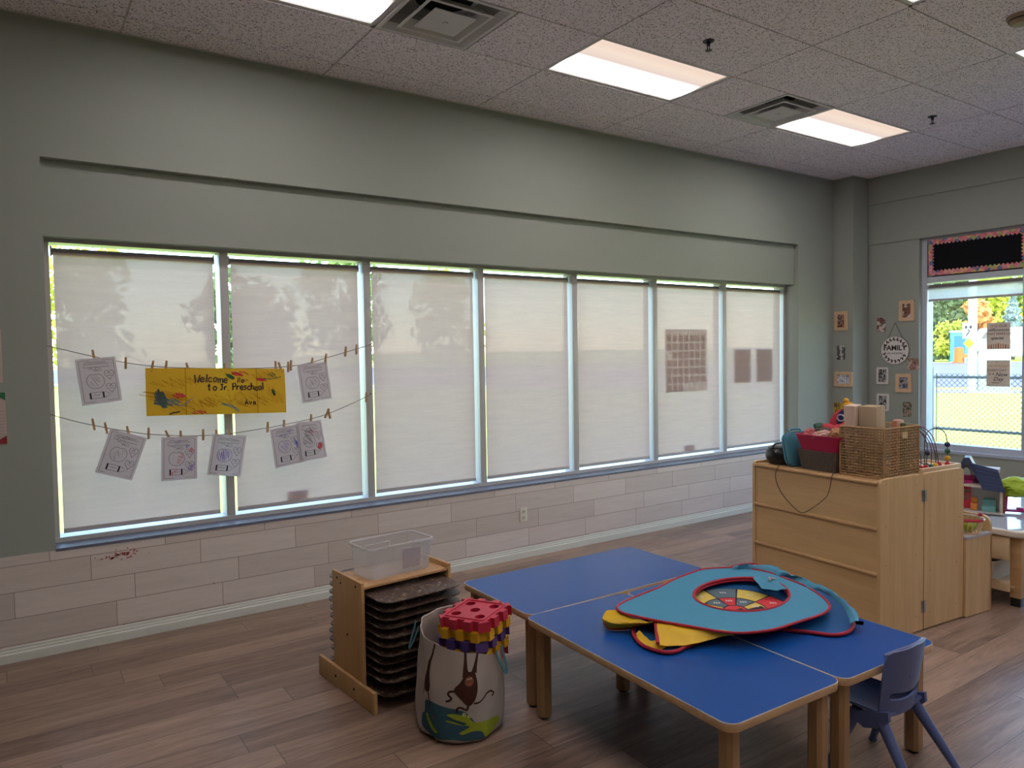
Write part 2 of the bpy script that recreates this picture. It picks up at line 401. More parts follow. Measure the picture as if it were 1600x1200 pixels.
def make_vent():
    t = thing('air_vent', '', 'air vent')
    d = .297
    b = NB()
    def sq(r, z): return [(-r, -r, z), (r, -r, z), (r, r, z), (-r, r, z)]
    loft(b, [sq(d, .008), sq(d, -.002), sq(d-.022, -.003), sq(d-.055, .030), sq(d-.060, .09)], True); obj('outer_cone', b, FIXW, t)
    b = NB(); loft(b, [sq(.205, -.008), sq(.205, -.012), sq(.188, -.013), sq(.150, .035), sq(.150, .038), sq(.190, -.006)], True); obj('middle_cone', b, FIXW, t)
    b = NB(); box(b, -.132, .132, -.132, .132, -.018, -.012, bev=.002); lathe(b, [(.018, -.023), (.018, -.017)], 16); obj('centre_plate', b, FIXW, t)
    b = NB(); loft(b, [sq(.24, .088), sq(.24, .16)], True, False, True); obj('plenum', b, FIXW, t)
    b = NB(); lathe(b, [(.17, .12), (.17, .155)], 28, cap1=True); obj('duct', b, DARK, t)
    return t
vt = make_vent(); VG = 'square ceiling air vents'
vt.location = (.25*TX, GY0-1.5*TY, H); vt['label'] = 'square white air vent beside the cut-off light panel, nearer and larger'; vt['group'] = VG
dup(vt, (2.75*TX, GY0-1.5*TY, H), 'square white air vent beside the far light panel, smaller in view', group=VG)
def make_sprinkler():
    t = thing('sprinkler_head', '', 'sprinkler')
    b = NB(); lathe(b, [(.036, .001), (.036, -.004), (.018, -.010)], 20); obj('escutcheon', b, BLACK, t)
    b = NB(); tube(b, [(0,0,-.005), (0,0,-.03)], .010); tube(b, [(-.012,0,-.028), (-.010,0,-.048), (0,0,-.058)], .003, 6); tube(b, [(.012,0,-.028), (.010,0,-.048), (0,0,-.058)], .003, 6); lathe(b, [(.022, -.058), (.020, -.061)], 14, cap1=True)
    obj('deflector', b, BLACK, t); return t
sp_ = make_sprinkler(); sp_.location = (1.818, -1.778, H); sp_['label'] = 'black sprinkler head in the tile above the middle light panel'; sp_['group'] = 'ceiling sprinklers'
dup(sp_, (4.568, -1.767, H), 'black sprinkler head beyond the far light panel, toward the right wall', group='ceiling sprinklers')
t = thing('smoke_detector', 'round beige smoke detector on the ceiling at the top right edge', 'smoke detector', (3.11, -2.98, H))
b = NB(); lathe(b, [(.075, .002), (.075, -.012), (.062, -.022), (.060, -.034), (.045, -.048), (.0, -.052)], 28); obj('body', b, M_plain('aged_beige_plastic', (.34, .27, .17), .5, .4), t)
b = NB(); lathe(b, [(.0655, -.020), (.0655, -.026)], 28); obj('vent_ring', b, BLACK, t)

# ------------------------------------------------------------------ window wall
win = bpy.data.objects.new('window_1', None); C.objects.link(win); win['kind'] = 'structure'
MX = [(-.672, -.618), (.326, .381), (1.305, 1.36), (2.275, 2.332), (3.257, 3.314), (4.259, 4.314)]
b = NB()
box(b, X0, -1.615, .16, .29, ZS, ZH); box(b, 5.266, X1, .16, .29, ZS, ZH)
box(b, X0, X1, .155, .29, ZH-.022, ZH); box(b, X0, X1, .15, .29, ZS, ZS+.027)
obj('frame', b, ALU, win)
for a, c in MX:
    b = NB(); box(b, a, c, .158, .29, ZS+.027, ZH-.022, bev=.003); obj('mullion', b, ALU, win)
edges = [-1.615] + [x for p in MX for x in p] + [5.266]
BAYS = [(edges[2*k], edges[2*k+1]) for k in range(7)]
for a, c in BAYS:
    b = NB(); box(b, a, c, .262, .266, ZS+.027, ZH-.022); obj('pane', b, GLASS, win)
b = NB(); box(b, X0, X1, -.014, .29, ZS-.016, ZS); obj('sill', b, SLATE, win)
ORD = ['first', 'second', 'third', 'fourth', 'fifth', 'sixth', 'seventh', 'eighth', 'ninth', 'tenth', 'eleventh', 'twelfth', 'thirteenth', 'fourteenth', 'fifteenth']
BL = ['leftmost beige roller blind, behind the left half of the yellow banner', 'second roller blind from the left, behind the right half of the yellow banner',
      'third roller blind from the left, plain, just right of the clothesline', 'middle one of the seven roller blinds, above the wall outlet',
      'fifth roller blind from the left, plain, left of the calendar shadow', 'roller blind with the gridded sheet showing through it', 'rightmost roller blind, with two dark rectangles showing through']
ROLLER = M_plain('blind_roller_grey', (.17, .155, .15), .5, .3)
HEM = M_plain('blind_hem_bar', (.42, .39, .38), .5, .3)
for k, (a, c) in enumerate(BAYS):
    xa, xc = a+.020, c-.036
    t = thing('roller_blind', BL[k], 'blind', ((xa+xc)/2, .20, 0), 0, 'roller blinds along the window wall'); w = (xc-xa)/2
    b = NB(); tube(b, [(-w-.008, .004, 2.312), (w+.012, .004, 2.312)], .021, 14); obj('roller', b, ROLLER, t)
    b = NB(); rnd = random.Random(k); n = 14
    rows = []
    for s in range(13):
        z = 2.312-(2.312-.668)*s/12
        rows.append([(-w+2*w*q/n, -.016+.0016*math.sin(q*1.3+s*.5+k)*s/12, z) for q in range(n+1)])
    loft(b, rows, False); obj('fabric', b, BLIND, t)
    b = NB(); box(b, -w, w, -.0225, -.0095, .645, .672, bev=.003); obj('hem_bar', b, HEM, t)
    for s in (-1, 1):
        b = NB(); box(b, s*w+(s*.004 if s > 0 else -.012), s*w+(.012 if s > 0 else -.004), -.015, .03, 2.285, 2.345); obj('bracket', b, ALU, t)
# sheets taped to the glass behind the blinds
GREYP = M_plain('sheet_back', (.60, .58, .60), .8, .1)
t = thing('calendar_sheet', 'large gridded sheet stuck behind the sixth blind', 'poster', (3.745, .1892, 1.58))
b = NB(); box(b, -.30, .30, -.001, .001, -.31, .31); obj('sheet', b, M_cloth('thin_white_sheet', (.8, .78, .74), .75), t)
b = NB()
for rI in range(7):
    for cI in range(7):
        if (rI == 2 and cI == 0) or (rI == 6 and cI > 2): continue
        x = -.28+cI*.081; z = .25-rI*.082
        box(b, x, x+.062, -.003, -.0015, z-.063, z)
obj('cell_grid', b, M_plain('printed_grey_cells', (.20, .18, .18), .8, .1), t)
for x, s in ((4.60, 'left'), (4.965, 'right')):
    b = NB(); box(b, x-.137, x+.137, .2025, .2040, 1.33, 1.685)
    tag(obj('paper_sheet', b, M_plain('purple_grey_card', (.16, .14, .18), .8, .1)), 'dark rectangle of card stuck behind the rightmost blind, the %s one' % s, 'paper', 'cards behind the rightmost blind')
b = NB(); box(b, -.262, -.118, .2000, .2015, .650, .738); tag(obj('paper_sheet', b, GREYP), 'small grey card low down behind the second blind', 'paper')
b = NB(); box(b, 3.70, 3.855, .2000, .2015, .650, .73); tag(obj('paper_sheet', b, GREYP), 'small grey card low down behind the sixth blind', 'paper')

# ------------------------------------------------------------------ clotheslines, drawings, clothespins
YL = .118
TOP = [(-1.638, 1.755), (-1.5, 1.716), (-1.411, 1.692), (-1.242, 1.652), (-1.05, 1.622), (-.8, 1.607), (-.5, 1.60), (-.25, 1.607), (-.087, 1.632), (.013, 1.660), (.161, 1.700), (.244, 1.722), (.352, 1.753)]
BOT = [(-1.636, 1.357), (-1.5, 1.305), (-1.36, 1.263), (-1.242, 1.232), (-1.13, 1.207), (-.95, 1.183), (-.8, 1.174), (-.655, 1.174), (-.403, 1.196), (-.293, 1.210), (-.104, 1.238), (.03, 1.270), (.2, 1.330), (.309, 1.374), (.352, 1.392)]
def on_line(L, x):
    for (a, za), (c, zc) in zip(L[:-1], L[1:]):
        if a <= x <= c: return za+(zc-za)*(x-a)/(c-a)
    return L[-1][1]
for L, nm in ((TOP, 'upper'), (BOT, 'lower')):
    b = NB(); pts = [(x, YL, z) for x, z in L]
    pts = [(L[0][0]-.004, .157, L[0][1])] + pts + [(L[-1][0], .157, L[-1][1]+.003)]
    tube(b, smooth_loop(pts, 4, False), .0022, 6)
    tag(obj('clothesline', b, STRING), '%s thin string of clothespins stretched across the two left window bays' % nm, 'string')
def make_pin():
    b = NB()
    for s in (-1, 1):
        pr_ = [(-.0052, -.036), (.0052, -.036), (.0052, .036), (-.0052, .036)]
        m = Matrix.Translation((0, s*.0042, 0)) @ Matrix.Rotation(s*R(3.0), 4, 'X') @ Matrix(((1,0,0,0),(0,0,1,0),(0,1,0,0),(0,0,0,1)))
        prism(b, [[(-.0055, -.035), (.0055, -.035), (.0062, .005), (.0055, .037), (-.0055, .037), (-.0062, .005)]], -.003, .003, m)
    tube(b, [(-.0075, 0, -.004), (.0075, 0, -.004)], .0042, 8)
    return mesh(b, 'clothespin', PINWOOD)
pin_me = make_pin()
TOPP = [(-1.411, -8), (-1.242, 2), (-1.096, 12), (-1.018, 8), (-.891, -14), (-.673, 3), (-.338, 0), (-.307, -16), (-.253, 2), (-.234, 4), (-.087, 12), (.013, 10), (.161, 8), (.244, 4)]
BOTP = [(-1.425, -8), (-1.36, -8), (-1.242, -10), (-1.13, 2), (-1.02, -22), (-.946, -2), (-.813, 3), (-.73, -6), (-.655, 0), (-.403, 4), (-.293, 4), (-.104, 6), (.012, 28), (.028, -10), (.309, 4)]
for L, P, nm in ((TOP, TOPP, 'upper'), (BOT, BOTP, 'lower')):
    for k, (x, a) in enumerate(P):
        o = bpy.data.objects.new('clothespin', pin_me); C.objects.link(o)
        dz = -.004 if k % 3 else .004
        o.location = (x, YL, on_line(L, x)+dz); o.rotation_euler = (R(-4), R(a), 0)
        tag(o, '%s wooden clothespin from the left on the %s string' % (ORD[k], nm), 'clothespin', 'clothespins on the window strings')
# letters drawn as strokes in a 0..0.6 x 0..1 box
SL = {'W': [[(0,1),(.15,0),(.3,.7),(.45,0),(.6,1)]], 'e': [[(.05,.3),(.5,.32),(.45,.55),(.25,.6),(.08,.45),(.08,.15),(.28,0),(.5,.1)]], 'l': [[(.2,1.05),(.2,0)]],
      'c': [[(.48,.5),(.28,.6),(.08,.4),(.08,.15),(.28,0),(.5,.1)]], 'o': [[(.28,.6),(.06,.4),(.1,.1),(.3,0),(.5,.2),(.47,.5),(.28,.6)]], 'm': [[(.02,0),(.02,.6),(.2,.6),(.27,0),(.29,.5),(.5,.6),(.56,0)]],
      't': [[(.25,1),(.25,.05),(.4,0)], [(.05,.65),(.45,.68)]], 'J': [[(.1,.95),(.55,.95)], [(.38,.95),(.36,.15),(.2,0),(.05,.15)]], 'r': [[(.1,.6),(.1,0)], [(.1,.4),(.3,.6),(.48,.52)]],
      'P': [[(.08,0),(.08,1),(.4,1),(.52,.8),(.4,.55),(.08,.5)]], 's': [[(.45,.5),(.25,.6),(.1,.48),(.4,.2),(.28,0),(.05,.08)]], 'h': [[(.08,1),(.08,0)], [(.08,.4),(.28,.6),(.42,.45),(.42,0)]],
      'A': [[(0,0),(.28,1),(.55,0)], [(.12,.4),(.43,.4)]], 'v': [[(.05,.6),(.25,0),(.47,.6)]], 'a': [[(.45,.5),(.25,.6),(.08,.3),(.2,0),(.42,.2),(.45,.6),(.47,0)]], '.': [[(.1,0),(.16,.06)]],
      'N': [[(.05,0),(.05,1),(.45,0),(.45,1)]], 'D': [[(.08,0),(.08,1),(.4,.85),(.5,.45),(.35,.05),(.08,0)]], 'y': [[(.05,.6),(.25,.1)], [(.47,.6),(.12,-.35)]], 'w': [[(.02,.6),(.15,0),(.28,.5),(.42,0),(.55,.6)]], ' ': []}
def strokes(txt, x, y, h, slant=0.0, gap=.68, jit=0.0, seed=0):
    rnd = random.Random(seed); out = []
    for ch in txt:
        dy = rnd.uniform(-jit, jit)*h
        for s in SL.get(ch, []): out.append([(x+(p[0]+slant*p[1])*h, y+p[1]*h+dy) for p in s])
        x += gap*h*(.55 if ch in 'l. ' else 1.0)
    return out
def scrib(cx, cy, w, h, n, seed, ang=.6):
    rnd = random.Random(seed); P = []
    for k in range(n):
        s = -1 if k % 2 else 1; u = -1+2*k/n
        x, y = u*w/2+rnd.uniform(-.1, .1)*w, s*h/2*rnd.uniform(.5, 1)*math.sqrt(max(.1, 1-u*u))
        P.append((cx+x*math.cos(ang)-y*math.sin(ang), cy+x*math.sin(ang)+y*math.cos(ang)))
    return P
def heart(cx, cy, s): return [(cx+s*.0625*16*math.sin(t)**3, cy+s*.0625*(13*math.cos(t)-5*math.cos(2*t)-2*math.cos(3*t)-math.cos(4*t))) for t in [2*PI*k/22 for k in range(23)]]
def apple(cx, cy, s):
    P = []
    for k in range(33):
        t = PI/2+2*PI*k/32; r = s*(1-.22*math.exp(-((math.atan2(math.sin(t-PI/2), math.cos(t-PI/2)))/.4)**2)-.06*math.exp(-((math.atan2(math.sin(t+PI/2), math.cos(t+PI/2)))/.25)**2))
        P.append((cx+r*math.cos(t)*1.02, cy+r*math.sin(t)*.80))
    return P
def bil(cs, s, t, off, bow):
    (x0, z0), (x1, z1), (x2, z2), (x3, z3) = cs          # TL TR BR BL
    xt, zt = x0+(x1-x0)*s, z0+(z1-z0)*s; xb, zb = x3+(x2-x3)*s, z3+(z2-z3)*s
    return (xb+(xt-xb)*t, YL-.010-off-bow*(math.sin(PI*s)*.6+(1-t)*.7), zb+(zt-zb)*t)
def drawing(cs, name, label, cat, mat, group, marks, bow, aspect=(1.0, 1.3)):
    t_ = thing(name, label, cat, (0,0,0), 0, group)
    b = NB(); loft(b, [[bil(cs, q/8, 1-p/8, 0, bow) for q in range(9)] for p in range(9)], False); o = obj('sheet', b, mat, t_, fix=False)
    layer = 0
    for nm, mt, lines, w in marks:
        layer += 1; b = NB()
        for L in lines: ribbon2(b, [(p[0]*aspect[0], p[1]*aspect[1]) for p in L], w)
        for v in b.verts: v.co = Vector(bil(cs, v.co.x/aspect[0], v.co.y/aspect[1], .0012+.0004*layer, bow))
        obj(nm, b, mt, t_, 0, fix=False)
    return t_
def template():
    L = [[(.07,.05),(.93,.05),(.93,.95),(.07,.95),(.07,.05)], [(.18,.80),(.80,.80),(.80,.87),(.18,.87),(.18,.80)], [(.2,.90),(.3,.915),(.4,.90),(.5,.915),(.6,.90),(.74,.91)],
         [(.44,.70),(.45,.76),(.49,.79)], [(.46,.73),(.58,.77),(.62,.72),(.52,.71),(.46,.73)], [(.28,.77),(.38,.77),(.43,.72)]]
    L.append(smooth_loop(heart(.78, .62, .12), 1)); L.append(heart(.78, .33, .12)); L.append(apple(.42, .50, .215))
    L += [[(.22,.12),(.58,.12),(.58,.25),(.22,.25),(.22,.12)], [(.60,.12),(.74,.185),(.60,.25)], [(.30,.19),(.36,.20),(.42,.18),(.48,.20)], [(.70,.64),(.76,.65),(.84,.63)], [(.71,.59),(.78,.60),(.84,.585)], [(.72,.36),(.78,.37),(.85,.35)], [(.73,.31),(.78,.32),(.83,.305)]]
    return L
BANDS = [[(.24,.12),(.24,.25)], [(.56,.12),(.56,.25)]]
PENCIL = M_plain('printed_outline', (.10, .085, .10), .7, .2)
DG = 'apple worksheets hung on the strings'
def sheet(cs, label, extra, bow):
    m = [('line_art', PENCIL, template(), .011), ('crayon_bands', INK, BANDS, .045)] + extra
    drawing(cs, 'childrens_drawing', label, 'drawing', PAPER, DG, m, bow)
sheet([(-1.51,1.675),(-1.30,1.690),(-1.268,1.424),(-1.48,1.401)], 'apple worksheet clipped left of the yellow banner, leaning left', [('scribble', PENCIL, [scrib(.42,.5,.3,.3,16,1), scrib(.42,.8,.3,.03,10,2,0)], .006)], .004)
sheet([(-.197,1.617),(.017,1.635),(.048,1.376),(-.164,1.35)], 'apple worksheet clipped right of the yellow banner on the upper string', [('scribble', PENCIL, [scrib(.42,.5,.3,.26,18,3)], .006)], .004)
sheet([(-1.338,1.258),(-1.141,1.184),(-1.234,.931),(-1.428,1.002)], 'leftmost drawing on the lower string, tilted steeply clockwise', [('scribble', INK, [scrib(.42,.86,.35,.12,12,4,.2)], .010), ('pencil_scribble', PENCIL, [scrib(.42,.5,.34,.26,12,5)], .008)], .006)
sheet([(-1.061,1.182),(-.851,1.175),(-.86,.902),(-1.07,.909)], 'upright drawing with red scribbles below the yellow banner', [('red_scribble', CR['red'], [scrib(.52,.5,.26,.2,20,6,1.1), scrib(.85,.68,.12,.2,8,7), scrib(.34,.19,.25,.1,16,8)], .014), ('purple_scribble', CR['purple'], [scrib(.83,.28,.22,.2,30,9), scrib(.45,.86,.2,.1,12,10)], .010), ('blue_scribble', CR['blue'], [scrib(.72,.78,.1,.12,12,11)], .012)], .004)
sheet([(-.754,1.184),(-.545,1.152),(-.594,.887),(-.801,.921)], 'drawing with a purple apple hung in front of the first mullion', [('purple_scribble', CR['purple'], [scrib(.40,.5,.36,.34,60,12,.2)], .007), ('pencil_scribble', PENCIL, [scrib(.7,.85,.3,.05,10,13,0)], .006)], .005)
sheet([(-.393,1.184),(-.2,1.21),(-.162,.944),(-.362,.919)], 'drawing with blue and purple scribbles, tucked under its right neighbour', [('blue_scribble', CR['blue'], [scrib(.55,.83,.5,.1,26,14,.2), scrib(.88,.45,.12,.5,26,15)], .012), ('purple_scribble', CR['purple'], [scrib(.42,.5,.34,.3,30,16)], .007)], .003)
sheet([(-.213,1.22),(-.036,1.226),(-.001,.965),(-.198,.947)], 'drawing with black scrawls and a red heart, rightmost on the lower string', [('black_scribble', INK, [scrib(.42,.6,.5,.45,34,17,.9), scrib(.5,.8,.4,.2,14,18,.2)], .010), ('red_scribble', CR['red'], [scrib(.80,.33,.18,.2,34,19), scrib(.6,.72,.3,.08,12,20,.1)], .014)], .011)
bc = [(-1.138,1.617),(-.282,1.593),(-.277,1.294),(-1.14,1.32)]
A = (2.86, 1.0)
wl = strokes('Welcom', .315, .70, .165, .12, .60, .1, 3)
def sc_(L): return [[(x, y) for x, y in l] for l in L]
def ink(txt, s, t, h, **k):  # s,t in 0..1 of the banner, h in banner heights
    return [[(x/A[0], y) for x, y in l] for l in strokes(txt, s*A[0], t, h, **k)]
marks = [('ochre_scribble', CR['ochre'], [scrib(.2,.7,.30,.3,26,21,.3), scrib(.12,.4,.2,.4,26,22,1.0), scrib(.75,.25,.3,.3,18,23,.5), scrib(.45,.25,.4,.2,20,24,.2), scrib(.92,.4,.1,.5,14,25,.2), scrib(.85,.85,.2,.2,16,26,.4), scrib(.3,.2,.4,.3,30,41,.35), scrib(.6,.35,.5,.3,24,42,.25)], .011),
         ('fold_shading', M_plain('crease_shade', (.40, .23, .01), .7, .1), [[(.265,0),(.267,1)], [(.78,0),(.778,1)]], .012),  # shade of the banner's folds, painted on as darker strips
         ('slate_scribble', CR['slate'], [scrib(.10,.35,.07,.45,70,27,.1), scrib(.14,.28,.16,.22,34,28,.5), [(.2,.22),(.26,.20),(.32,.40),(.25,.24)], [(.51,.24),(.58,.20),(.62,.12),(.64,.06)], [(.52,.22),(.6,.14),(.63,.05)]], .022),
         ('orange_scribble', CR['red'], [scrib(.22,.42,.08,.16,18,29,.4), scrib(.63,.88,.05,.14,14,30,.8), scrib(.81,.76,.05,.12,12,31,.8), [(.65,.93),(.69,.92),(.72,.86)], scrib(.36,.06,.1,.1,12,32,.4)], .020),
         ('green_scribble', CR['green'], [scrib(.585,.82,.04,.16,40,33,.4), [(.83,.79),(.87,.76),(.93,.78),(.97,.82)], scrib(.90,.86,.07,.18,9,34,.2), scrib(.905,.46,.018,.2,20,35,.1)], .016),
         ('black_lettering', INK, ink('Welcome', .325, .70, .17, slant=.1, gap=.62, jit=.12, seed=3) + ink('to', .415, .52, .15, gap=.75) + ink('Jr.', .505, .52, .13, gap=.6, jit=.1) + ink('Preschool', .595, .52, .15, gap=.52, jit=.08, seed=5) + ink('Ava', .685, .20, .11, gap=.75) + ink('No', .635, .69, .11, gap=.7) + [[(l[0]/1, l[1]) for l in [(.15,.03),(.18,.06),(.22,.075)]]], .026),
         ('brown_lettering', CR['brown'], [scrib(.45,.75,.14,.16,16,36,.2), scrib(.69,.74,.06,.06,12,37,.3), scrib(.775,.57,.03,.12,16,38)], .012)]
drawing(bc, 'paper_banner', 'long yellow banner with Welcome lettering and crayon scribbles on the upper string', 'banner', YPAPER, None, marks, .004, A)

# posters on the wall left of the window
def wall_poster(x1, z0, z1, lab, mats):
    t_ = thing('wall_poster', lab, 'poster', (x1-.12, -.002, (z0+z1)/2)); h = (z1-z0)/2
    b = NB(); box(b, -.12, .12, -.003, .001, -h, h); obj('sheet', b, mats[0], t_)
    return t_, h
PINKP = M_plain('pale_pink_card', (.52, .40, .36), .7, .2)
wall_poster(-1.858, 1.554, 1.845, 'blank pale card on the wall at the left edge, upper of two', [PINKP])
t_, h = wall_poster(-1.851, 1.218, 1.501, 'lined card with dark corner triangles on the left wall edge, lower of two', [PINKP])
b = NB()
for k in range(9): box(b, .08, .115, -.0045, -.003, h*.25-.018*k, h*.25-.018*k+.003)
obj('printed_lines', b, CR['grey'], t_)
b = NB(); prism(b, [[(.12, h), (.12, h-.045), (.05, h)]], 0, .0012, Matrix.Translation((0, -.0045, 0)) @ Matrix(((1,0,0,0),(0,0,1,0),(0,1,0,0),(0,0,0,1)))); obj('green_corner', b, CR['green'], t_)
b = NB(); prism(b, [[(.12, -h), (.12, -h+.045), (.05, -h)]], 0, .0012, Matrix.Translation((0, -.0045, 0)) @ Matrix(((1,0,0,0),(0,0,1,0),(0,1,0,0),(0,0,0,1)))); obj('red_corner', b, crayon('maroon', (.25, .03, .03)), t_)
# outlet
t_ = thing('wall_outlet', 'ivory double wall outlet set in the tiled wainscot', 'outlet', (1.597, -.011, .357))
b = NB(); box(b, -.036, .036, -.006, 0, -.058, .058, bev=.003); obj('cover_plate', b, M_plain('ivory_plastic', (.66, .62, .52), .4, .4), t_)
for s in (-1, 1):
    b = NB(); box(b, -.017, .017, -.008, -.005, s*.024-.015, s*.024+.015, bev=.003); q_ = obj('socket', b, M_plain('ivory_socket', (.55, .51, .42), .4, .4), t_)
    b = NB(); box(b, -.009, -.006, -.0088, -.0078, s*.024-.006, s*.024+.006); box(b, .006, .009, -.0088, -.0078, s*.024-.006, s*.024+.006); obj('slots', b, BLACK, q_)
# red and ochre splashes of paint on the tiles
b = NB(); rnd = random.Random(5)
for k in range(60):
    x = -1.31+rnd.gauss(0, .05); z = .51+rnd.gauss(0, .014); r = rnd.uniform(.002, .008)
    pts = [(r*rnd.uniform(.5, 1.6)*math.cos(a), r*rnd.uniform(.4, 1)*math.sin(a)) for a in [2*PI*i/7 for i in range(7)]]
    prism(b, [pts], 0, .0006, Matrix.Translation((x, -.0112, z)) @ Matrix(((1,0,0,0),(0,0,-1,0),(0,1,0,0),(0,0,0,1))))
obj('trim_paint_splash', b, crayon('dried_red_paint', (.42, .10, .08)), None, 0, 'structure')

# ------------------------------------------------------------------ right-hand wall: window, bulletin board, posters
w2 = bpy.data.objects.new('window_2', None); C.objects.link(w2); w2['kind'] = 'structure'
b = NB(); box(b, 6.33, 6.46, YA-.055, YA, .575, 2.838); box(b, 6.33, 6.46, YB, YB+.045, .575, 2.838)
box(b, 6.335, 6.46, YB, YA, .575, .645); box(b, 6.335, 6.46, YB, YA, 2.36, 2.42); box(b, 6.335, 6.46, YB, YA, 2.80, 2.838); obj('frame', b, ALU_L, w2)
MY = [-1.79-.98*k for k in range(3)]
for y in MY:
    b = NB(); box(b, 6.33, 6.46, y-.03, y+.03, .645, 2.80, bev=.003); obj('mullion', b, ALU_L, w2)
eb = [YA-.055] + [q for y in MY for q in (y+.03, y-.03)] + [YB+.045]
EB = [(eb[2*k+1], eb[2*k]) for k in range(4)]
for y0, y1 in EB:
    b = NB(); box(b, 6.41, 6.414, y0, y1, .645, 2.36); obj('pane', b, GLASS, w2)
b = NB(); box(b, 6.43, 6.45, YB+.045, YA-.055, 2.42, 2.80); obj('spandrel_panel', b, BLACK, w2)
b = NB(); box(b, 6.262, 6.46, YB, YA, .556, .585); obj('sill', b, M_plain('pale_blue_grey_sill', (.40, .44, .54), .4, .5), w2)
t = thing('roller_blind', 'roller blind nearly fully raised in the right-hand window', 'blind', (6.375, (EB[0][0]+EB[0][1])/2, 0)); w = (EB[0][1]-EB[0][0])/2-.008
b = NB(); tube(b, [(0, -w, 2.315), (0, w, 2.315)], .026, 16); obj('roller', b, ROLLER, t)
b = NB(); loft(b, [[(-.024, -w, z), (-.024, w, z)] for z in (2.315, 2.24, 2.18)], False); obj('fabric', b, BLIND_E, t)
b = NB(); box(b, -.030, -.018, -w, w, 2.160, 2.184, bev=.003); obj('hem_bar', b, ALU, t)
# black bulletin panel with scalloped flowered border
def m_border():
    q = NT('flowered_pink_border'); v = q.coord()
    vo = q.n('TexVoronoi', {'Vector': v, 'Scale': 26.0}); sp = q.n('SeparateColor', {0: vo.outputs['Color']})
    col = q.ramp(sp.outputs[0], [(0, (.62, .16, .20)), (.30, (.75, .32, .34)), (.52, (.70, .45, .16)), (.66, (.62, .22, .26)), (.80, (.12, .16, .30)), (.9, (.35, .40, .14))], True)
    edge = q.mth('LESS_THAN', q.n('TexVoronoi', {'Vector': v, 'Scale': 70.0}).outputs[0], .28)
    q.princ(q.mix(q.mth('MULTIPLY', edge, .7), col, (.75, .55, .50, 1)), .7, .2); return q.m
yb0, yb1, zb0, zb1 = -1.805, -.872, 2.432, 2.812
t = thing('bulletin_board', 'black paper board with scalloped pink flowered border above the right window', 'bulletin board', (6.322, (yb0+yb1)/2, (zb0+zb1)/2)); hw, hh = (yb1-yb0)/2, (zb1-zb0)/2
b = NB(); box(b, 0, .006, -hw, hw, -hh, hh); obj('black_paper', b, M_plain('black_paper', (.008, .008, .010), .8, .1), t)
def scal(hw, hh, n, m, r):
    P = []
    for (x0, y0, x1, y1, k) in ((-hw, -hh, hw, -hh, n), (hw, -hh, hw, hh, m), (hw, hh, -hw, hh, n), (-hw, hh, -hw, -hh, m)):
        L = math.hypot(x1-x0, y1-y0); ux, uy = (x1-x0)/L, (y1-y0)/L; nx, ny = -uy, ux
        for s in range(k*6):
            f = s/(k*6); d = r*abs(math.sin(PI*f*k))
            P.append((x0+ux*L*f+nx*d, y0+uy*L*f+ny*d))
    return P
b = NB(); MXZ = Matrix(((0,0,1,0),(1,0,0,0),(0,1,0,0),(0,0,0,1)))      # 2-D (y,z) -> world
prism(b, [[(-hw, -hh), (hw, -hh), (hw, hh), (-hw, hh)], scal(hw-.038, hh-.038, 22, 9, .020)], -.004, -.001, MXZ); obj('scalloped_border', b, m_border(), t, 0)
def text_obj(body, size, mat, parent, M, name='lettering', ext=.0006, bold=0.0, align='CENTER', shear=0.0):
    cu = bpy.data.curves.new('lettering', 'FONT'); cu.body = body; cu.size = size; cu.align_x = align; cu.align_y = 'CENTER'; cu.extrude = ext; cu.offset = bold; cu.shear = shear; cu.resolution_u = 3
    tmp = bpy.data.objects.new('lettering_source', cu); C.objects.link(tmp); bpy.context.view_layer.update()
    me = bpy.data.meshes.new_from_object(tmp.evaluated_get(bpy.context.evaluated_depsgraph_get())); bpy.data.objects.remove(tmp)
    me.materials.clear(); me.materials.append(mat); me.transform(M)
    o = bpy.data.objects.new(name, me); C.objects.link(o); o.parent = parent; return o
MT_E = Matrix(((0,0,-1,0),(-1,0,0,0),(0,1,0,0),(0,0,0,1)))             # text on a wall facing -x
def tx(y, z, x=-.002): return Matrix.Translation((x, y, z)) @ MT_E
def quote(z0, z1, lab):
    t_ = thing('window_poster', lab, 'poster', (6.402, -1.521, (z0+z1)/2)); h = (z1-z0)/2
    b = NB(); box(b, 0, .002, -.107, .107, -h, h); obj('card', b, CREAM, t_); return t_, h
t1, h = quote(1.641, 1.908, 'cream quote card with pencils on the right window, upper of two')
BRN = crayon('brown_ink', (.20, .07, .04))
text_obj('IT IS OUR', .036, BRN, t1, tx(0, .098)); text_obj('differences', .044, INK, t1, tx(0, .060), shear=.3); text_obj('THAT MAKE US', .032, BRN, t1, tx(0, .020)); text_obj('special.', .042, INK, t1, tx(.01, -.022), shear=.3)
for k in range(9):
    y = -.088+k*.022; b = NB(); box(b, -.0025, -.0005, y-.005, y+.005, -h+.004, -.075-.014*abs(k-4)/4)
    p_ = obj('pencil', b, [crayon('pencil_tan', (.55, .28, .12)), crayon('pencil_brown', (.30, .14, .07)), crayon('pencil_rust', (.62, .20, .08))][k % 3], t1)
t2, h = quote(1.264, 1.529, 'cream quote card reading Every day is a New Day, lower of two on the window')
text_obj('EVERY DAY', .034, BRN, t2, tx(.01, .030)); text_obj('IS A', .034, BRN, t2, tx(.06, -.008)); text_obj('New', .056, INK, t2, tx(-.03, -.012), shear=.3); text_obj('Day', .056, INK, t2, tx(.0, -.058), shear=.3)
b = NB()
for k in range(26):
    a = .5+.22*k; q_ = prism(b, [circ(.004, 8, -.09+.18*((k*.618) % 1), .075+.010*math.sin(k*2.1))], -.0025, -.0005, MXZ)
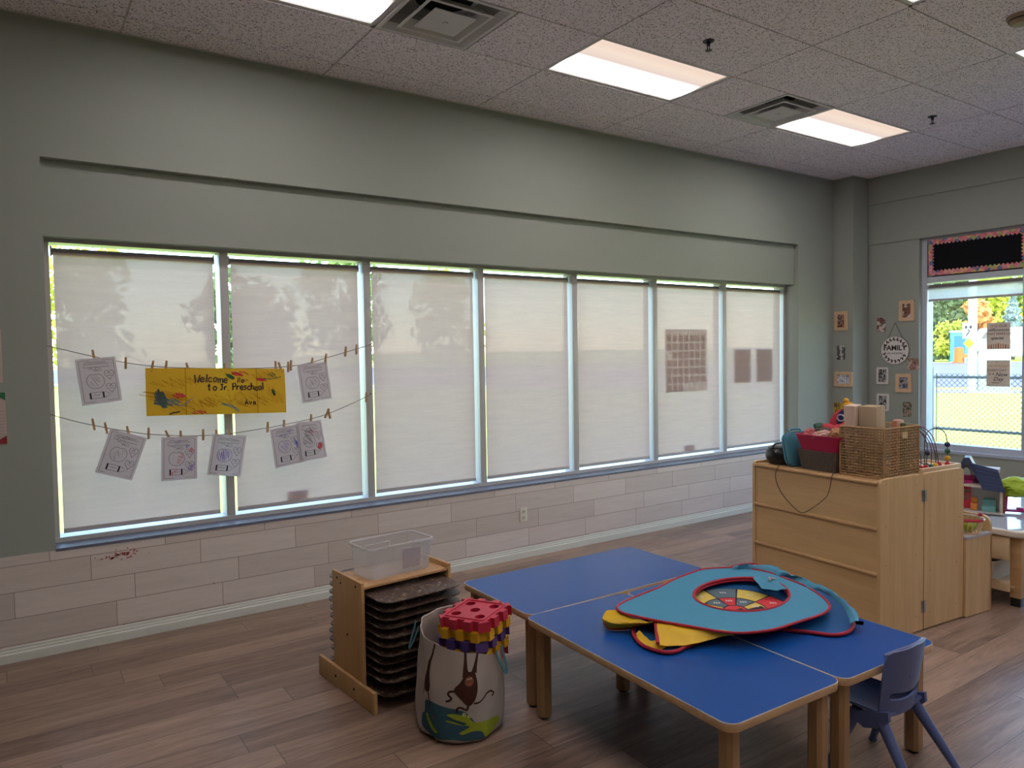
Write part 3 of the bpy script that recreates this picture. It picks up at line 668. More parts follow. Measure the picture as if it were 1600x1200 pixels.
obj('flower_garland', b, CR['ochre'], t2); b = NB(); box(b, -.0022, -.0005, -.01, .06, -.097, -.091); obj('underline', b, BRN, t2)
b = NB(); rnd = random.Random(3)
for k in range(12): prism(b, [circ(.003, 6, rnd.uniform(-.1, .1), rnd.choice((1, -1))*rnd.uniform(.105, .12))], -.0022, -.0005, MXZ)
obj('confetti_dots', b, BRN, t2)

# ------------------------------------------------------------------ family photos
def m_photo(name, cols, sc=24):
    q = NT(name); tc = q.n('TexCoord'); inf = q.n('ObjectInfo')
    v = q.n('VectorMath', {0: tc.outputs['Object'], 1: inf.outputs['Location']}, operation='ADD').outputs[0]
    n = q.noise(v, sc, 1.5, .5)
    q.princ(q.ramp(n.outputs[0], [(.32+.28*i/(len(cols)-1), c) for i, c in enumerate(cols)]), .3, .5); return q.m
PH = dict(warm=m_photo('warm_photo_print', [(.02,.01,.01), (.22,.07,.04), (.45,.25,.18), (.05,.03,.03)]), red=m_photo('autumn_photo_print', [(.03,.02,.02), (.28,.08,.06), (.06,.03,.03), (.6,.5,.45)]),
          dark=m_photo('dark_photo_print', [(.01,.012,.01), (.10,.09,.09), (.03,.03,.03), (.45,.42,.42)]), white=m_photo('white_photo_print', [(.55,.55,.6), (.75,.75,.78), (.12,.14,.22), (.7,.7,.72)], 34),
          grey=m_photo('grey_photo_print', [(.02,.02,.02), (.16,.15,.15), (.5,.48,.47), (.04,.04,.04)]), blue=m_photo('blue_photo_print', [(.02,.02,.05), (.10,.13,.28), (.4,.38,.36), (.05,.04,.04)]),
          green=m_photo('garden_photo_print', [(.02,.04,.015), (.10,.15,.06), (.42,.25,.22), (.05,.08,.03)]), pink=m_photo('meadow_photo_print', [(.10,.05,.02), (.45,.20,.20), (.14,.12,.04), (.5,.35,.33)]),
          yellow=m_photo('sunflower_photo_print', [(.03,.03,.01), (.55,.30,.03), (.05,.04,.02), (.6,.42,.05)]))
TANF = M_wood('tan_frame_wood', (.55, .37, .22), (.66, .46, .29), 'z', 2, .5); WHF = M_plain('white_frame', (.66, .64, .62), .5, .4)
def photo(x, y, z, w, h, mt, label, frame=None, fw=.035):
    if frame is None:
        t_ = thing('photo_print', label, 'photo', (x-.001, y, z), 0, 'unframed family photos'); b = NB(); box(b, -.001, .001, -w/2, w/2, -h/2, h/2); obj('print', b, mt, t_); return
    t_ = thing('picture_frame', label, 'picture frame', (x-.001, y, z), 0, 'framed family photos')
    b = NB(); o_ = rrect(w, h, .012); prism(b, [o_, [(-w/2+fw, -h/2+fw), (-w/2+fw, h/2-fw), (w/2-fw, h/2-fw), (w/2-fw, -h/2+fw)]], -.016, .001, MXZ); obj('frame', b, frame, t_)
    b = NB(); box(b, -.008, 0, -w/2+fw-.002, w/2-fw+.002, -h/2+fw-.002, h/2-fw+.002); obj('print', b, mt, t_)
xc, xr = 5.95, 6.275
photo(xc, -.105, 1.985, .155, .215, PH['warm'], 'tan framed photo high on the corner column', TANF, .036)
photo(xc, -.102, 1.628, .10, .16, PH['dark'], 'dark unframed photo on the corner column between two tan frames')
photo(xc, -.135, 1.328, .215, .168, PH['white'], 'tan landscape frame with a pale photo low on the corner column', TANF, .036)
photo(xc, -.090, .985, .15, .15, PH['yellow'], 'yellow unframed photo low on the column behind the toy bins')
photo(xr, -.385, 1.932, .095, .155, PH['red'], 'red-brown unframed photo left above the family sign')
photo(xr, -.672, 2.075, .165, .225, PH['red'], 'tan framed photo at top right, above the family sign', TANF, .038)
photo(xr, -.742, 1.492, .125, .125, PH['pink'], 'square pinkish unframed photo at the right edge of the family sign')
photo(xr, -.407, 1.362, .135, .190, PH['grey'], 'white framed black-and-white photo just below the family sign', WHF, .022)
photo(xr, -.642, 1.285, .175, .205, PH['blue'], 'tan framed photo with blue tones lower right of the family sign', TANF, .04)
photo(xr, -.412, 1.062, .140, .195, PH['grey'], 'lowest white framed photo, above the wicker basket', WHF, .024)
photo(xr, -.680, .995, .095, .165, PH['green'], 'small green garden photo, lowest and nearest the right window')
t = thing('family_sign', 'round white wooden sign reading FAMILY hanging on a cord', 'sign', (xr-.001, -.545, 1.645))
b = NB(); prism(b, [circ(.158, 48)], -.012, 0, MXZ); obj('disc', b, M_plain('whitewashed_wood', (.70, .66, .63), .6, .3), t)
b = NB(); prism(b, [circ(.158, 48), circ(.152, 48)[::-1]], -.0125, .0005, MXZ); obj('rim', b, M_plain('sign_rim_brown', (.30, .24, .2), .6, .3), t)
SIGNK = M_plain('sign_dark_brown', (.05, .03, .03), .6, .2)
text_obj('FAMILY', .078, SIGNK, t, tx(0, .024, -.0128), bold=.0022); text_obj('~ the everything ~', .030, SIGNK, t, tx(0, -.032, -.0128), name='script_line', shear=.3)
b = NB()
for s in (1, -1):
    for k in range(8):
        a = PI/2*s+(k-3.5)*.33; r = .120; y, z = r*math.cos(a), r*math.sin(a)
        for d in (.5, -.8): 
            M_ = MXZ @ Matrix.Translation((y, z, -.0128)) @ Matrix.Rotation(a+PI/2+d, 4, 'Z')
            prism(b, [[(0, 0), (.014, .009), (.032, 0), (.014, -.009)]], -.0006, .0004, M_)
    tube(b, [(-.0128, .120*math.cos(PI/2*s+q*.1), .120*math.sin(PI/2*s+q*.1)) for q in range(-12, 13)], .0018, 5)
obj('leaf_wreath', b, SIGNK, t, 0)
b = NB(); tube(b, [(-.004, .085, .125), (-.004, 0, .305), (-.004, -.085, .125)], .0028, 6); obj('cord', b, STRING, t)
b = NB(); tube(b, [(.0, 0, .303), (-.012, 0, .303)], .004, 8); obj('nail', b, METAL, t)

# ------------------------------------------------------------------ three blue tables
LIP = M_plain('pale_edge_lip', (.62, .55, .47), .35, .5, var=.03)
def make_table(w, d, label, loc, rz):
    t_ = thing('activity_table', label, 'table', loc, rz, 'blue topped childrens tables')
    b = NB(); prism(b, [rrect(w-.004, d-.004, .046)], .432, .4605); obj('tabletop', b, BLUE_TOP, t_)
    b = NB(); P0, P1 = rrect(w, d, .048, 6), rrect(w-.006, d-.006, .045, 6)
    prof = [(0, .436), (.004, .430), (.012, .430)]
    outer = rrect(w, d, .048, 6); inn = rrect(w-.007, d-.007, .0445, 6)
    loft(b, [[(x, y, .430) for x, y in inn], [(x, y, .430) for x, y in rrect(w-.004, d-.004, .046, 6)], [(x, y, .434) for x, y in outer], [(x, y, .456) for x, y in outer], [(x, y, .4600) for x, y in rrect(w-.003, d-.003, .0465, 6)], [(x, y, .4600) for x, y in inn]], True)
    we = obj('wood_edge', b, OAKEDGE, t_)
    b = NB(); loft(b, [[(x, y, .4585) for x, y in rrect(w+.0006, d+.0006, .0483, 6)], [(x, y, .4608) for x, y in rrect(w-.001, d-.001, .0475, 6)], [(x, y, .4609) for x, y in rrect(w-.0045, d-.0045, .0457, 6)]], True); obj('edge_lip', b, LIP, we)
    for sx in (-1, 1):
        for sy in (-1, 1):
            x, y = sx*(w/2-.062), sy*(d/2-.062)
            b = NB(); P = rrect(.060, .060, .013, 1, x, y)
            prism(b, [P], .012, .4325); lg = obj('leg', b, OAK, t_, 25)
            b = NB(); lathe(b, [(.020, 0), (.023, .004), (.023, .013)], 16, (x, y, 0), True, True); obj('glide', b, BLACK, lg)
    return t_
make_table(1.205, .625, 'blue table nearest the window wall, empty, set crosswise behind the others', (.722, -1.862, 0), 0)
make_table(.596, 1.205, 'blue table in front, its near corner at the bottom of the picture', (.372, -2.783, 0), R(-1.8))
make_table(.626, 1.205, 'blue table on the right, with the small blue chair pushed under it', (.986, -2.806, 0), R(-1.8))

# ------------------------------------------------------------------ small blue chair
t = thing('childs_chair', 'small slate-blue plastic chair tucked under the right-hand table', 'chair', (1.003, -3.388, 0), R(1))
HW = .140
def back_pt(u, h, off=0.0):            # u across, h height above floor
    y = -.040-(h-.26)*.16 - off
    k = (abs(u)/HW)
    return (u, y+.034*k**2.2, .262+(h-.262)*1.09)
b = NB()
out = [(-.135, .262), (.135, .262), (.140, .30), (.142, .36), (.143, .47), (.137, .497), (.118, .505), (0, .512), (-.118, .505), (-.137, .497), (-.143, .47), (-.142, .36), (-.140, .30)]
slot = smooth_loop([(-.095, .325), (0, .316), (.095, .325), (.105, .345), (.085, .350), (0, .341), (-.085, .350), (-.105, .345)], 3)
poly2(b, [out, slot[::-1]]); slice_bm(b, 0, [-.13+.013*k for k in range(21)]); slice_bm(b, 1, [.29, .33, .36, .40, .44, .48])
for v in b.verts: v.co = Vector(back_pt(v.co.x, v.co.y))
bmesh.ops.recalc_face_normals(b, faces=b.faces[:]); bmesh.ops.solidify(b, geom=b.faces[:], thickness=.009)
bk = obj('backrest', b, CHAIR_BLUE, t, 40)
b = NB(); tube(b, [Vector(back_pt(u, .505-.02*(abs(u)/HW)**4, -.004)) for u in [-.138+.0115*k for k in range(25)]], .0085, 8); obj('top_rim', b, CHAIR_BLUE, bk)
b = NB(); tube(b, [Vector(back_pt(u, .362-.012*(1-(u/.125)**2), .002)) for u in [-.125+.0125*k for k in range(21)]], .006, 8); obj('slot_rim', b, CHAIR_BLUE, bk)
b = NB(); prism(b, [circ(.020, 20, 0, .40, .7)], -.001, .001, Matrix.Translation((0, -.0715, .012)) @ Matrix(((1,0,0,0),(0,0,1,0),(0,1,0,0),(0,0,0,1)))); obj('moulded_badge', b, CHAIR_BLUE, bk)
b = NB(); G = []
for j in range(13):
    f = j/12; y = -.045+.275*f; row = []
    for i in range(13):
        u = (i/12*2-1)*(.140-.012*f); z = .275-.018*math.sin(PI*min(1, f*1.1))*(1-(abs(u)/.14)**2)*.9 - (.035*max(0, (f-.82)/.18)**2) + .012*(abs(u)/.14)**3
        row.append((u, y, z))
    G.append(row)
loft(b, G, False); bmesh.ops.recalc_face_normals(b, faces=b.faces[:]); bmesh.ops.solidify(b, geom=b.faces[:], thickness=.010); obj('seat', b, CHAIR_BLUE, t, 50)
for s in (-1, 1):
    b = NB(); loft(b, [[(s*(.140+o), y, z) for y, z in ((-.055, .30), (.06, .262), (.13, .258), (.10, .236), (.04, .205), (-.02, .225), (-.058, .262))] for o in (-.012, .006)], True, True, True); obj('side_web', b, CHAIR_BLUE, t, 40)
    for f, y0, y1 in ((-1, -.01, -.175), (1, .075, .172)):
        b = NB(); n = 9
        A_, B_ = Vector((s*.122, y0, .262)), Vector((s*.165, y1, .012)); tube(b, [A_.lerp(B_, k/n) for k in range(n+1)], [.024-.010*k/n for k in range(n+1)], 10)
        lg = obj('leg', b, CHAIR_BLUE, t, 40); b = NB(); lathe(b, [(.015, 0), (.017, .004), (.016, .016)], 12, tuple((B_+Vector((0, 0, -.012)))), True, True); obj('foot_cap', b, CHAIR_BLUE, lg)

# ------------------------------------------------------------------ paint drying rack with trays and the plastic bin on top
RK = (-.226, -1.440); RT = R(5.0)
t = thing('drying_rack', 'wooden paint drying rack full of splattered trays by the wall', 'rack', (*RK, 0), RT)
for s in (-1, 1):
    b = NB(); box(b, s*.25-.009, s*.25+.009, -.158, .158, .02, .582, bev=.004); sp = obj('side_panel', b, RACKWOOD, t)
    b = NB()
    for y, z in ((-.10, .553), (.10, .553), (.06, .535), (.0, .29)): prism(b, [circ(.006, 10, y, z)], s*.2585, s*.2605, MXZ)
    obj('screw', b, DARK, sp)
    b = NB(); box(b, s*.27-.010, s*.27+.010, -.30, .30, 0, .102, bev=.005); ft = obj('foot', b, RACKWOOD, t)
    b = NB()
    for y in (-.10, .10): prism(b, [circ(.007, 10, y, .055)], s*.2795, s*.2815, MXZ)
    obj('screw', b, DARK, ft)
b = NB(); box(b, -.241, .241, -.150, .150, .545, .558, bev=.003)
def m_splat(name, base, cols, th, sc):
    q = NT(name); v = q.coord(); n = q.noise(v, sc, 6, .75); n2 = q.noise(v, sc*2.3, 4, .7); n3 = q.n('TexVoronoi', {'Vector': v, 'Scale': sc*1.4})
    sp = q.n('SeparateColor', {0: n3.outputs['Color']})
    sel = q.ramp(sp.outputs[0], [(i/len(cols), c) for i, c in enumerate(cols)], True)
    m = q.n('Clamp', {0: q.mth('MULTIPLY', q.mth('SUBTRACT', q.mth('MULTIPLY', q.mth('ADD', n.outputs[0], n2.outputs[0]), .5), th), 14.0)}).outputs[0]
    q.princ(q.mix(m, q.mix(n2.outputs[0], c4(tuple(x*.7 for x in base)), c4(tuple(x*1.3 for x in base))), sel), .45, .5, 0, q.bump(m, .4, .001)); return q.m
obj('top_board', b, m_splat('paint_stained_board', (.50, .29, .13), [(.10, .04, .02), (.16, .07, .03), (.42, .26, .14), (.30, .16, .08)], .545, 18), t)
for k in range(11):                                               # runners the trays slide on
    z = .515-.0423*k if k < 10 else .066
    for s in (-1, 1):
        b = NB(); box(b, s*.241-.012 if s > 0 else -.241, .241 if s > 0 else -.241+.012, -.14, .14, z-.010, z-.003); obj('runner', b, DARK, t)
TRAY = m_splat('splattered_hardboard', (.062, .034, .026), [(.33, .24, .15), (.05, .03, .05), (.40, .38, .36), (.12, .05, .02), (.20, .16, .10)], .515, 26)
rnd = random.Random(4); tray_me = None
for k in range(11):
    z = .515-.0423*k if k < 10 else .066
    if tray_me is None:
        b = NB(); o_ = rrect(.452, .640, .065, 6); i_ = rrect(.444, .632, .062, 6)
        loft(b, [[(x, y, 0) for x, y in i_], [(x, y, .001) for x, y in o_], [(x, y, .005) for x, y in o_], [(x, y, .006) for x, y in i_]], True, True, True); tray_me = mesh(b, 'drying_tray', TRAY)
    o = bpy.data.objects.new('drying_tray', tray_me); C.objects.link(o)
    c, s = math.cos(RT), math.sin(RT); dx, dy = rnd.uniform(-.0004, .0004), rnd.uniform(-.012, .012)
    o.location = (RK[0]+dx*c-dy*s, RK[1]+dx*s+dy*c, z-.003); o.rotation_euler = (0, 0, RT)
    tag(o, ('topmost paint-splattered tray in the drying rack' if k == 0 else 'lowest tray in the drying rack, set apart below a gap' if k == 10 else '%s brown tray from the top of the drying rack' % ORD[k]), 'tray', 'drying rack trays')
def m_clear(name, col, tr):
    q = NT(name); tp = q.n('BsdfTransparent', {0: c4(col)}); d = q.n('BsdfDiffuse', {0: (.75, .74, .74, 1)}); tl = q.n('BsdfTranslucent', {0: (.8, .79, .78, 1)}); g = q.n('BsdfGlossy', {0: (1, 1, 1, 1), 1: .12})
    dm = q.n('MixShader', {0: .5, 1: d.outputs[0], 2: tl.outputs[0]}); a = q.n('MixShader', {0: tr, 1: dm.outputs[0], 2: tp.outputs[0]})
    q.surf(q.n('MixShader', {0: q.mth('MULTIPLY', q.n('LayerWeight', {0: .3}).outputs[0], .25), 1: a.outputs[0], 2: g.outputs[0]}).outputs[0]); return q.m
CLEAR = m_clear('frosted_clear_plastic', (.96, .95, .95), .74); CLEAR_RIM = m_clear('frosted_rim_plastic', (.9, .9, .9), .25)
t = thing('plastic_bin', 'clear frosted plastic bin on top of the drying rack', 'bin', (-.222, -1.432, .5585), RT+R(1))
b = NB(); rings = []
for w_, d_, z in ((.345, .185, 0), (.352, .192, .004), (.372, .215, .158)): rings.append([(x, y, z) for x, y in rrect(w_, d_, .028, 5)])
for w_, d_, z in ((.368, .211, .158), (.348, .188, .007)): rings.append([(x, y, z) for x, y in rrect(w_, d_, .026, 5)])
loft(b, rings, True, True, True); obj('tub', b, CLEAR, t)
b = NB(); o_ = rrect(.392, .235, .034, 6); i_ = rrect(.370, .213, .028, 6); loft(b, [[(x, y, .150) for x, y in o_], [(x, y, .160) for x, y in o_], [(x, y, .163) for x, y in rrect(.382, .225, .031, 6)], [(x, y, .158) for x, y in i_]], True); obj('rim', b, CLEAR_RIM, t)
b = NB(); sl = math.atan2(.0115, .154)
prism(b, [[(.0, .03), (.105, .03), (.105, .128), (.0, .128)]], 0, .001, Matrix.Translation((0, -.0975, 0)) @ Matrix.Rotation(sl, 4, 'X') @ Matrix(((1,0,0,0),(0,0,-1,0),(0,1,0,0),(0,0,0,1)))); obj('paper_label', b, M_cloth('label_paper', (.62, .56, .58), .3, var=.02, bump=.02), t)
b = NB(); tube(b, [(-.10, .100, .10), (-.10, .103, .125), (.05, .103, .125), (.05, .100, .10)], .0025, 6); obj('moulded_panel', b, CLEAR_RIM, t)

# ------------------------------------------------------------------ canvas bag with printed animals, full of waffle blocks
BGC = (-.19, -2.065); A0 = R(-119.6)
def bag_rim(a):
    d = (math.degrees(a)-math.degrees(A0)+180) % 360-180
    return .405-.00085*max(-70, min(60, d)) + (.02*max(0, (abs(d)-70)/110))
def bag_r(a, f):
    r = .193-.012*f + .010*math.sin(PI*min(1, f*1.1)) + .006*math.sin(3*a+1.2+2.0*f) + .004*math.sin(7*a+4*f) + .0025*math.sin(11*a-9*f)
    if f < .08: r -= .03*((.08-f)/.08)**2
    return r
def bag_pt(a, z, off=0.0):
    f = max(0, z/.41); r = bag_r(a, f)+off
    return (r*math.cos(a), r*math.sin(a), z)
t = thing('canvas_bag', 'canvas storage bag printed with monkeys and crocodiles, holding plastic blocks', 'bag', (*BGC, 0))
N = 96; b = NB(); rings = [[(.02*math.cos(2*PI*k/N), .02*math.sin(2*PI*k/N), .003) for k in range(N)], [(.14*math.cos(2*PI*k/N), .14*math.sin(2*PI*k/N), .002) for k in range(N)]]
fl = [0, .012, .03, .06, .1, .18, .26, .34, .42, .5, .58, .66, .74, .82, .9, .96, 1.0]
for f in fl: rings.append([bag_pt(2*PI*k/N, f*bag_rim(2*PI*k/N)) for k in range(N)])
for f in (.995, .9, .6, .3, .05): rings.append([bag_pt(2*PI*k/N, f*bag_rim(2*PI*k/N), -.005) for k in range(N)])
CANVAS = M_plain('natural_canvas', (.40, .345, .31), .9, .1, var=.05, bump=.3, bsc=300)
loft(b, rings, True, True, True); obj('bag_body', b, CANVAS, t, 60)
def bz(zx, zy):  # lookup in the bag's own unrolled drawing
    return zx, zy
def bagprint(name, mat, polys, off):
    b = NB()
    for P in polys:
        pl = [(q[0]*.0035, q[1]) for q in P]; poly2(b, [pl])
    slice_bm(b, 0, [(-70+4*k)*.0035 for k in range(40)]); slice_bm(b, 1, [.02*k for k in range(1, 22)])
    for v in b.verts: v.co = Vector(bag_pt(A0+R(v.co.x/.0035), v.co.y, off))
    return obj(name, b, mat, t, 0)
def fat(L, w):   # a stroke in (degrees, metres) as a polygon; w in metres
    P = [Vector((p[0]*.0035, p[1])) for p in L]; a = []; c = []
    for i, p in enumerate(P):
        d = (P[min(i+1, len(P)-1)]-P[max(i-1, 0)]).normalized(); n = Vector((-d.y, d.x))*(w[i] if isinstance(w, list) else w)/2
        a.append(p+n); c.append(p-n)
    return [(q.x/.0035, q.y) for q in a+c[::-1]]
MONK = M_plain('printed_dark_brown', (.055, .022, .016), .9, .1, var=.2, sc=60); POND = M_plain('printed_teal', (.045, .10, .135), .9, .1, var=.15); CROC = M_plain('printed_lime', (.30, .36, .035), .9, .1, var=.15, sc=60)
bagprint('pond_print', POND, [smooth_loop([(-50,.180),(-40,.188),(-33,.183),(-15,.172),(0,.160),(8,.146),(14,.118),(22,.085),(32,.055),(38,.030),(28,.022),(10,.022),(-10,.032),(-30,.025),(-48,.030),(-62,.055),(-60,.110),(-54,.122)], 3)], .0012)
bagprint('crocodile_print', CROC, [smooth_loop([(-17,.142),(-10,.146),(0,.140),(6,.142),(10,.135),(12,.118),(20,.100),(34,.094),(50,.088),(62,.07),(58,.045),(46,.030),(36,.024),(30,.030),(26,.055),(14,.065),(2,.055),(-2,.062),(4,.076),(10,.090),(-2,.102),(-16,.118),(-17,.112),(-4,.098),(4,.098),(6,.106),(-6,.118),(-12,.130)], 3),
                                 smooth_loop([(-50,.12),(-46,.122),(-44,.100),(-36,.075),(-30,.062),(-32,.052),(-42,.062),(-48,.085)], 3)], .0020)
bagprint('crocodile_eyes', M_plain('printed_cream', (.62, .60, .35), .9, .1), [circ2 for circ2 in ([(4+2.3*math.cos(a), .143+.0075*math.sin(a)) for a in [2*PI*k/12 for k in range(12)]], [(10+2.0*math.cos(a), .135+.0065*math.sin(a)) for a in [2*PI*k/12 for k in range(12)]])], .0026)
bagprint('eye_dots', INK, [[(4.3+.8*math.cos(a), .143+.003*math.sin(a)) for a in [2*PI*k/8 for k in range(8)]], [(10.3+.8*math.cos(a), .135+.003*math.sin(a)) for a in [2*PI*k/8 for k in range(8)]]], .0032)
body = smooth_loop([(9,.325),(13,.316),(19,.318),(21,.300),(22.5,.262),(21,.225),(16,.192),(9,.178),(2,.200),(-6,.236),(-7,.256),(-1,.276),(4,.300),(5.5,.320)], 3)
bagprint('monkey_print', MONK, [body, fat([(7.6,.402),(7.4,.37),(7.0,.335),(7.2,.30)], [.011,.013,.020,.03]), fat([(26.5,.385),(24.5,.36),(21.5,.335),(19,.31)], [.010,.013,.018,.028]),
    fat(smooth_loop([(16,.186),(24,.184),(31,.192),(37,.204),(43,.209),(47,.203),(48,.193),(45,.186)], 4, False), .007), fat(smooth_loop([(-6,.244),(-13,.240),(-15,.228),(-11,.214),(-13,.204),(-18,.198)], 4, False), [.011]*7+[.009]*14 if False else .009), fat(smooth_loop([(9,.180),(7,.162),(0,.172),(-4,.168),(-5,.150)], 4, False), .009)], .0020)
bagprint('second_monkey_print', MONK, [
    smooth_loop([(-43,.360),(-41.5,.345),(-41,.30),(-39.5,.262),(-40.5,.232),(-45,.222),(-51,.228),(-53,.245),(-50,.285),(-46,.320),(-45,.345)], 3), fat([(-35,.43),(-38,.39),(-42,.352),(-44,.32)], [.008,.009,.012,.02]), fat([(-42,.225),(-41.5,.20),(-40,.17)], .006), fat([(-52,.232),(-56,.21),(-57,.195)], .006)], .0020)
bagprint('monkey_face', M_plain('printed_tan', (.20, .08, .045), .9, .1), [[(11.6+6.0*math.cos(a), .279+.021*math.sin(a)) for a in [2*PI*k/18 for k in range(18)]]], .0026)
bagprint('face_marks', M_plain('printed_white', (.7, .66, .6), .9, .1), [fat([(8.6,.287),(10,.291),(11.4,.287)], .0022), fat([(12.6,.287),(14,.291),(15.4,.287)], .0022)], .0032)
bagprint('red_mouth', CR['red'], [[(11.8+1.3*math.cos(a), .268+.004*math.sin(a)) for a in [2*PI*k/10 for k in range(10)]], [(-36+2.5*math.cos(a), .118+.006*math.sin(a)) for a in [2*PI*k/3 for k in range(3)]]], .0032)
TEALW = M_plain('teal_webbing', (.06, .16, .19), .85, .15)
for ac, lab in ((-78, 'left'), (66, 'right')):
    a = A0+R(ac); b = NB(); L = []
    for k in range(21):
        f = k/20; da = R(-11+22*f); dr = .004+.034*math.sin(PI*f)**1.2; z = bag_rim(a)+.015-.105*math.sin(PI*f)
        r = .188+dr; L.append(Vector((r*math.cos(a+da), r*math.sin(a+da), z)))
    tn = Vector((math.cos(a), math.sin(a), 0)); up = Vector((0,0,1)); tg = Vector((-math.sin(a), math.cos(a), 0))
    loft(b, [[p+tn*.002+tg*.009, p+tn*.002-tg*.009, p-tn*.001-tg*.009, p-tn*.001+tg*.009] for p in L], True, True, True); obj('handle', b, TEALW, t, 40)
def waffle(loc, rot, mat, label, n=.268, th=.044, phase=0):
    t_ = thing('waffle_block', label, 'toy block', loc, 0, 'waffle blocks in the bag', rot)
    P = []; m = 7; s = n/m; h = n/2; d = .019
    def side(k0):   # teeth along one side from -h..h at outward distance
        Q = []
        for k in range(m):
            o = 0 if (k+k0) % 2 == 0 else -d
            Q += [(-h+k*s, h+o), (-h+(k+1)*s, h+o)]
        return Q
    for r_ in range(4):
        c, sn = math.cos(-r_*PI/2), math.sin(-r_*PI/2); Q = side(phase)
        Q = [q for q in Q if abs(q[0]) < h-s*.5 or True][1:-1]
        P += [(x*c-y*sn, x*sn+y*c) for x, y in Q]
    holes = [circ(.0235, 20, x, y)[::-1] for x, y in ((0, 0), (-.062, .062), (.062, .062), (-.062, -.062), (.062, -.062))]
    b = NB(); prism(b, [P]+holes, -th/2, th/2)
    es = [e for e in b.edges if len(e.link_faces) == 2 and e.calc_face_angle(0) > .6]
    bmesh.ops.bevel(b, geom=es, offset=.0055, segments=2, profile=.5, affect='EDGES', clamp_overlap=True)
    body_ = obj('body', b, mat, t_, 40)
    b = NB(); prism(b, [rrect(.205, .205, .012), rrect(.193, .193, .010)[::-1]], th/2-.001, th/2+.004); obj('raised_square', b, mat, body_)
    return t_
WR, WY, WP = M_plain('red_waffle_plastic', (.50, .022, .055), .4, .5, var=.03), M_plain('yellow_waffle_plastic', (.68, .36, .012), .4, .5, var=.03), M_plain('purple_waffle_plastic', (.085, .045, .20), .4, .5, var=.03)
wz = R(-63)
waffle((-.118, -2.090, .492), (R(3), R(-2), wz), WR, 'red waffle block on top of the pile in the bag', phase=0)
waffle((-.120, -2.082, .446), (R(3), R(-2), wz+R(1)), WY, 'yellow waffle block directly under the red top one', phase=1)
waffle((-.124, -2.078, .400), (R(3), R(-2), wz), WP, 'purple waffle block, third in the bag pile', phase=0)
waffle((-.122, -2.074, .354), (R(3), R(-2), wz+R(-1)), WY, 'yellow waffle block half sunk below the bag rim, under the purple one', phase=1, n=.262)
waffle((-.118, -2.070, .309), (R(3), R(-2), wz), WR, 'red waffle block deepest in the bag, its corner showing at the right', phase=0, n=.255)

# ------------------------------------------------------------------ folded pop-up toss game on the tables
LB = M_cloth('light_blue_nylon', (.075, .30, .46), .15, .6, var=.04, bump=.05); DB = M_cloth('royal_blue_nylon', (.012, .095, .27), .1, .6, var=.04, bump=.05); YN = M_cloth('yellow_nylon', (.80, .50, .015), .2, .6, var=.05, bump=.05)
REDP = M_plain('red_piping', (.42, .018, .035), .55, .3, var=.05)
t = thing('toss_game', 'folded pop-up target game, blue and yellow cloth with red piping, lying on the tables', 'toy', (.8, -2.75, .461)); OFF = Vector((.8, -2.75, .461))
topo = [(.377,-2.486),(.459,-2.442),(.604,-2.405),(.732,-2.382),(.882,-2.343),(1.004,-2.329),(1.116,-2.323),(1.202,-2.367),(1.268,-2.417),(1.302,-2.478),(1.32,-2.581),(1.303,-2.694),(1.286,-2.811),(1.239,-2.916),(1.182,-2.994),(1.127,-3.036),(1.034,-3.056),(.882,-3.048),(.731,-3.044),(.618,-3.012),(.541,-2.955),(.470,-2.835),(.396,-2.715),(.361,-2.633),(.344,-2.553)]
def ztop(x, y): return .531+.006*math.sin(5*x+2*y)+.004*math.sin(9*y)
topo = smooth_loop(topo, 3)
hc, hx, hy = Vector((.970, -2.688)), Vector((.165, -.141)), Vector((.188, .133))
hole = [(hc.x+hx.x*math.cos(a)+hy.x*math.sin(a), hc.y+hx.y*math.cos(a)+hy.y*math.sin(a)) for a in [2*PI*k/48 for k in range(48)]]
def panel(name, loops, zf, mat, th=.003, gx=.05):
    b = NB(); poly2(b, loops); xs = [p[0] for p in loops[0]]; ys = [p[1] for p in loops[0]]
    slice_bm(b, 0, [min(xs)+gx*k for k in range(1, int((max(xs)-min(xs))/gx))]); slice_bm(b, 1, [min(ys)+gx*k for k in range(1, int((max(ys)-min(ys))/gx))])
    for v in b.verts: v.co = Vector((v.co.x, v.co.y, zf(v.co.x, v.co.y)))-OFF
    bmesh.ops.recalc_face_normals(b, faces=b.faces[:]); bmesh.ops.solidify(b, geom=b.faces[:], thickness=th)
    return obj(name, b, mat, t, 50)
tp = panel('top_panel', [topo, hole], ztop, LB)
b = NB(); tube(b, [Vector((x, y, ztop(x, y)))-OFF for x, y in topo], .0058, 8, True); obj('outer_piping', b, REDP, tp)
b = NB(); tube(b, [Vector((x, y, ztop(x, y)))-OFF for x, y in hole], .0062, 8, True); tube(b, [Vector((hc.x+(x-hc.x)*.985, hc.y+(y-hc.y)*.985, ztop(x, y)-.012))-OFF for x, y in hole], .005, 8, True); obj('hole_piping', b, REDP, tp)
def zlow(x, y):
    s = (x-.26)*.75+(y+2.95)*.66
    return .470+max(0, s-.45)*.066
lowo = [(1.30,-2.36),(1.415,-2.39),(1.437,-2.467),(1.428,-2.682),(1.368,-2.875),(1.335,-2.985),(1.222,-3.092),(1.128,-3.145),(1.051,-3.161),(.984,-3.138),(.938,-3.068),(.85,-2.96),(.70,-2.88),(.56,-2.86),(.404,-2.866),(.346,-2.874),(.295,-2.852),(.273,-2.765),(.308,-2.672),(.367,-2.602),(.45,-2.57),(.65,-2.53),(.9,-2.47),(1.1,-2.40)]
lowo = smooth_loop(lowo, 3)
lp = panel('lower_panel', [lowo], zlow, DB)
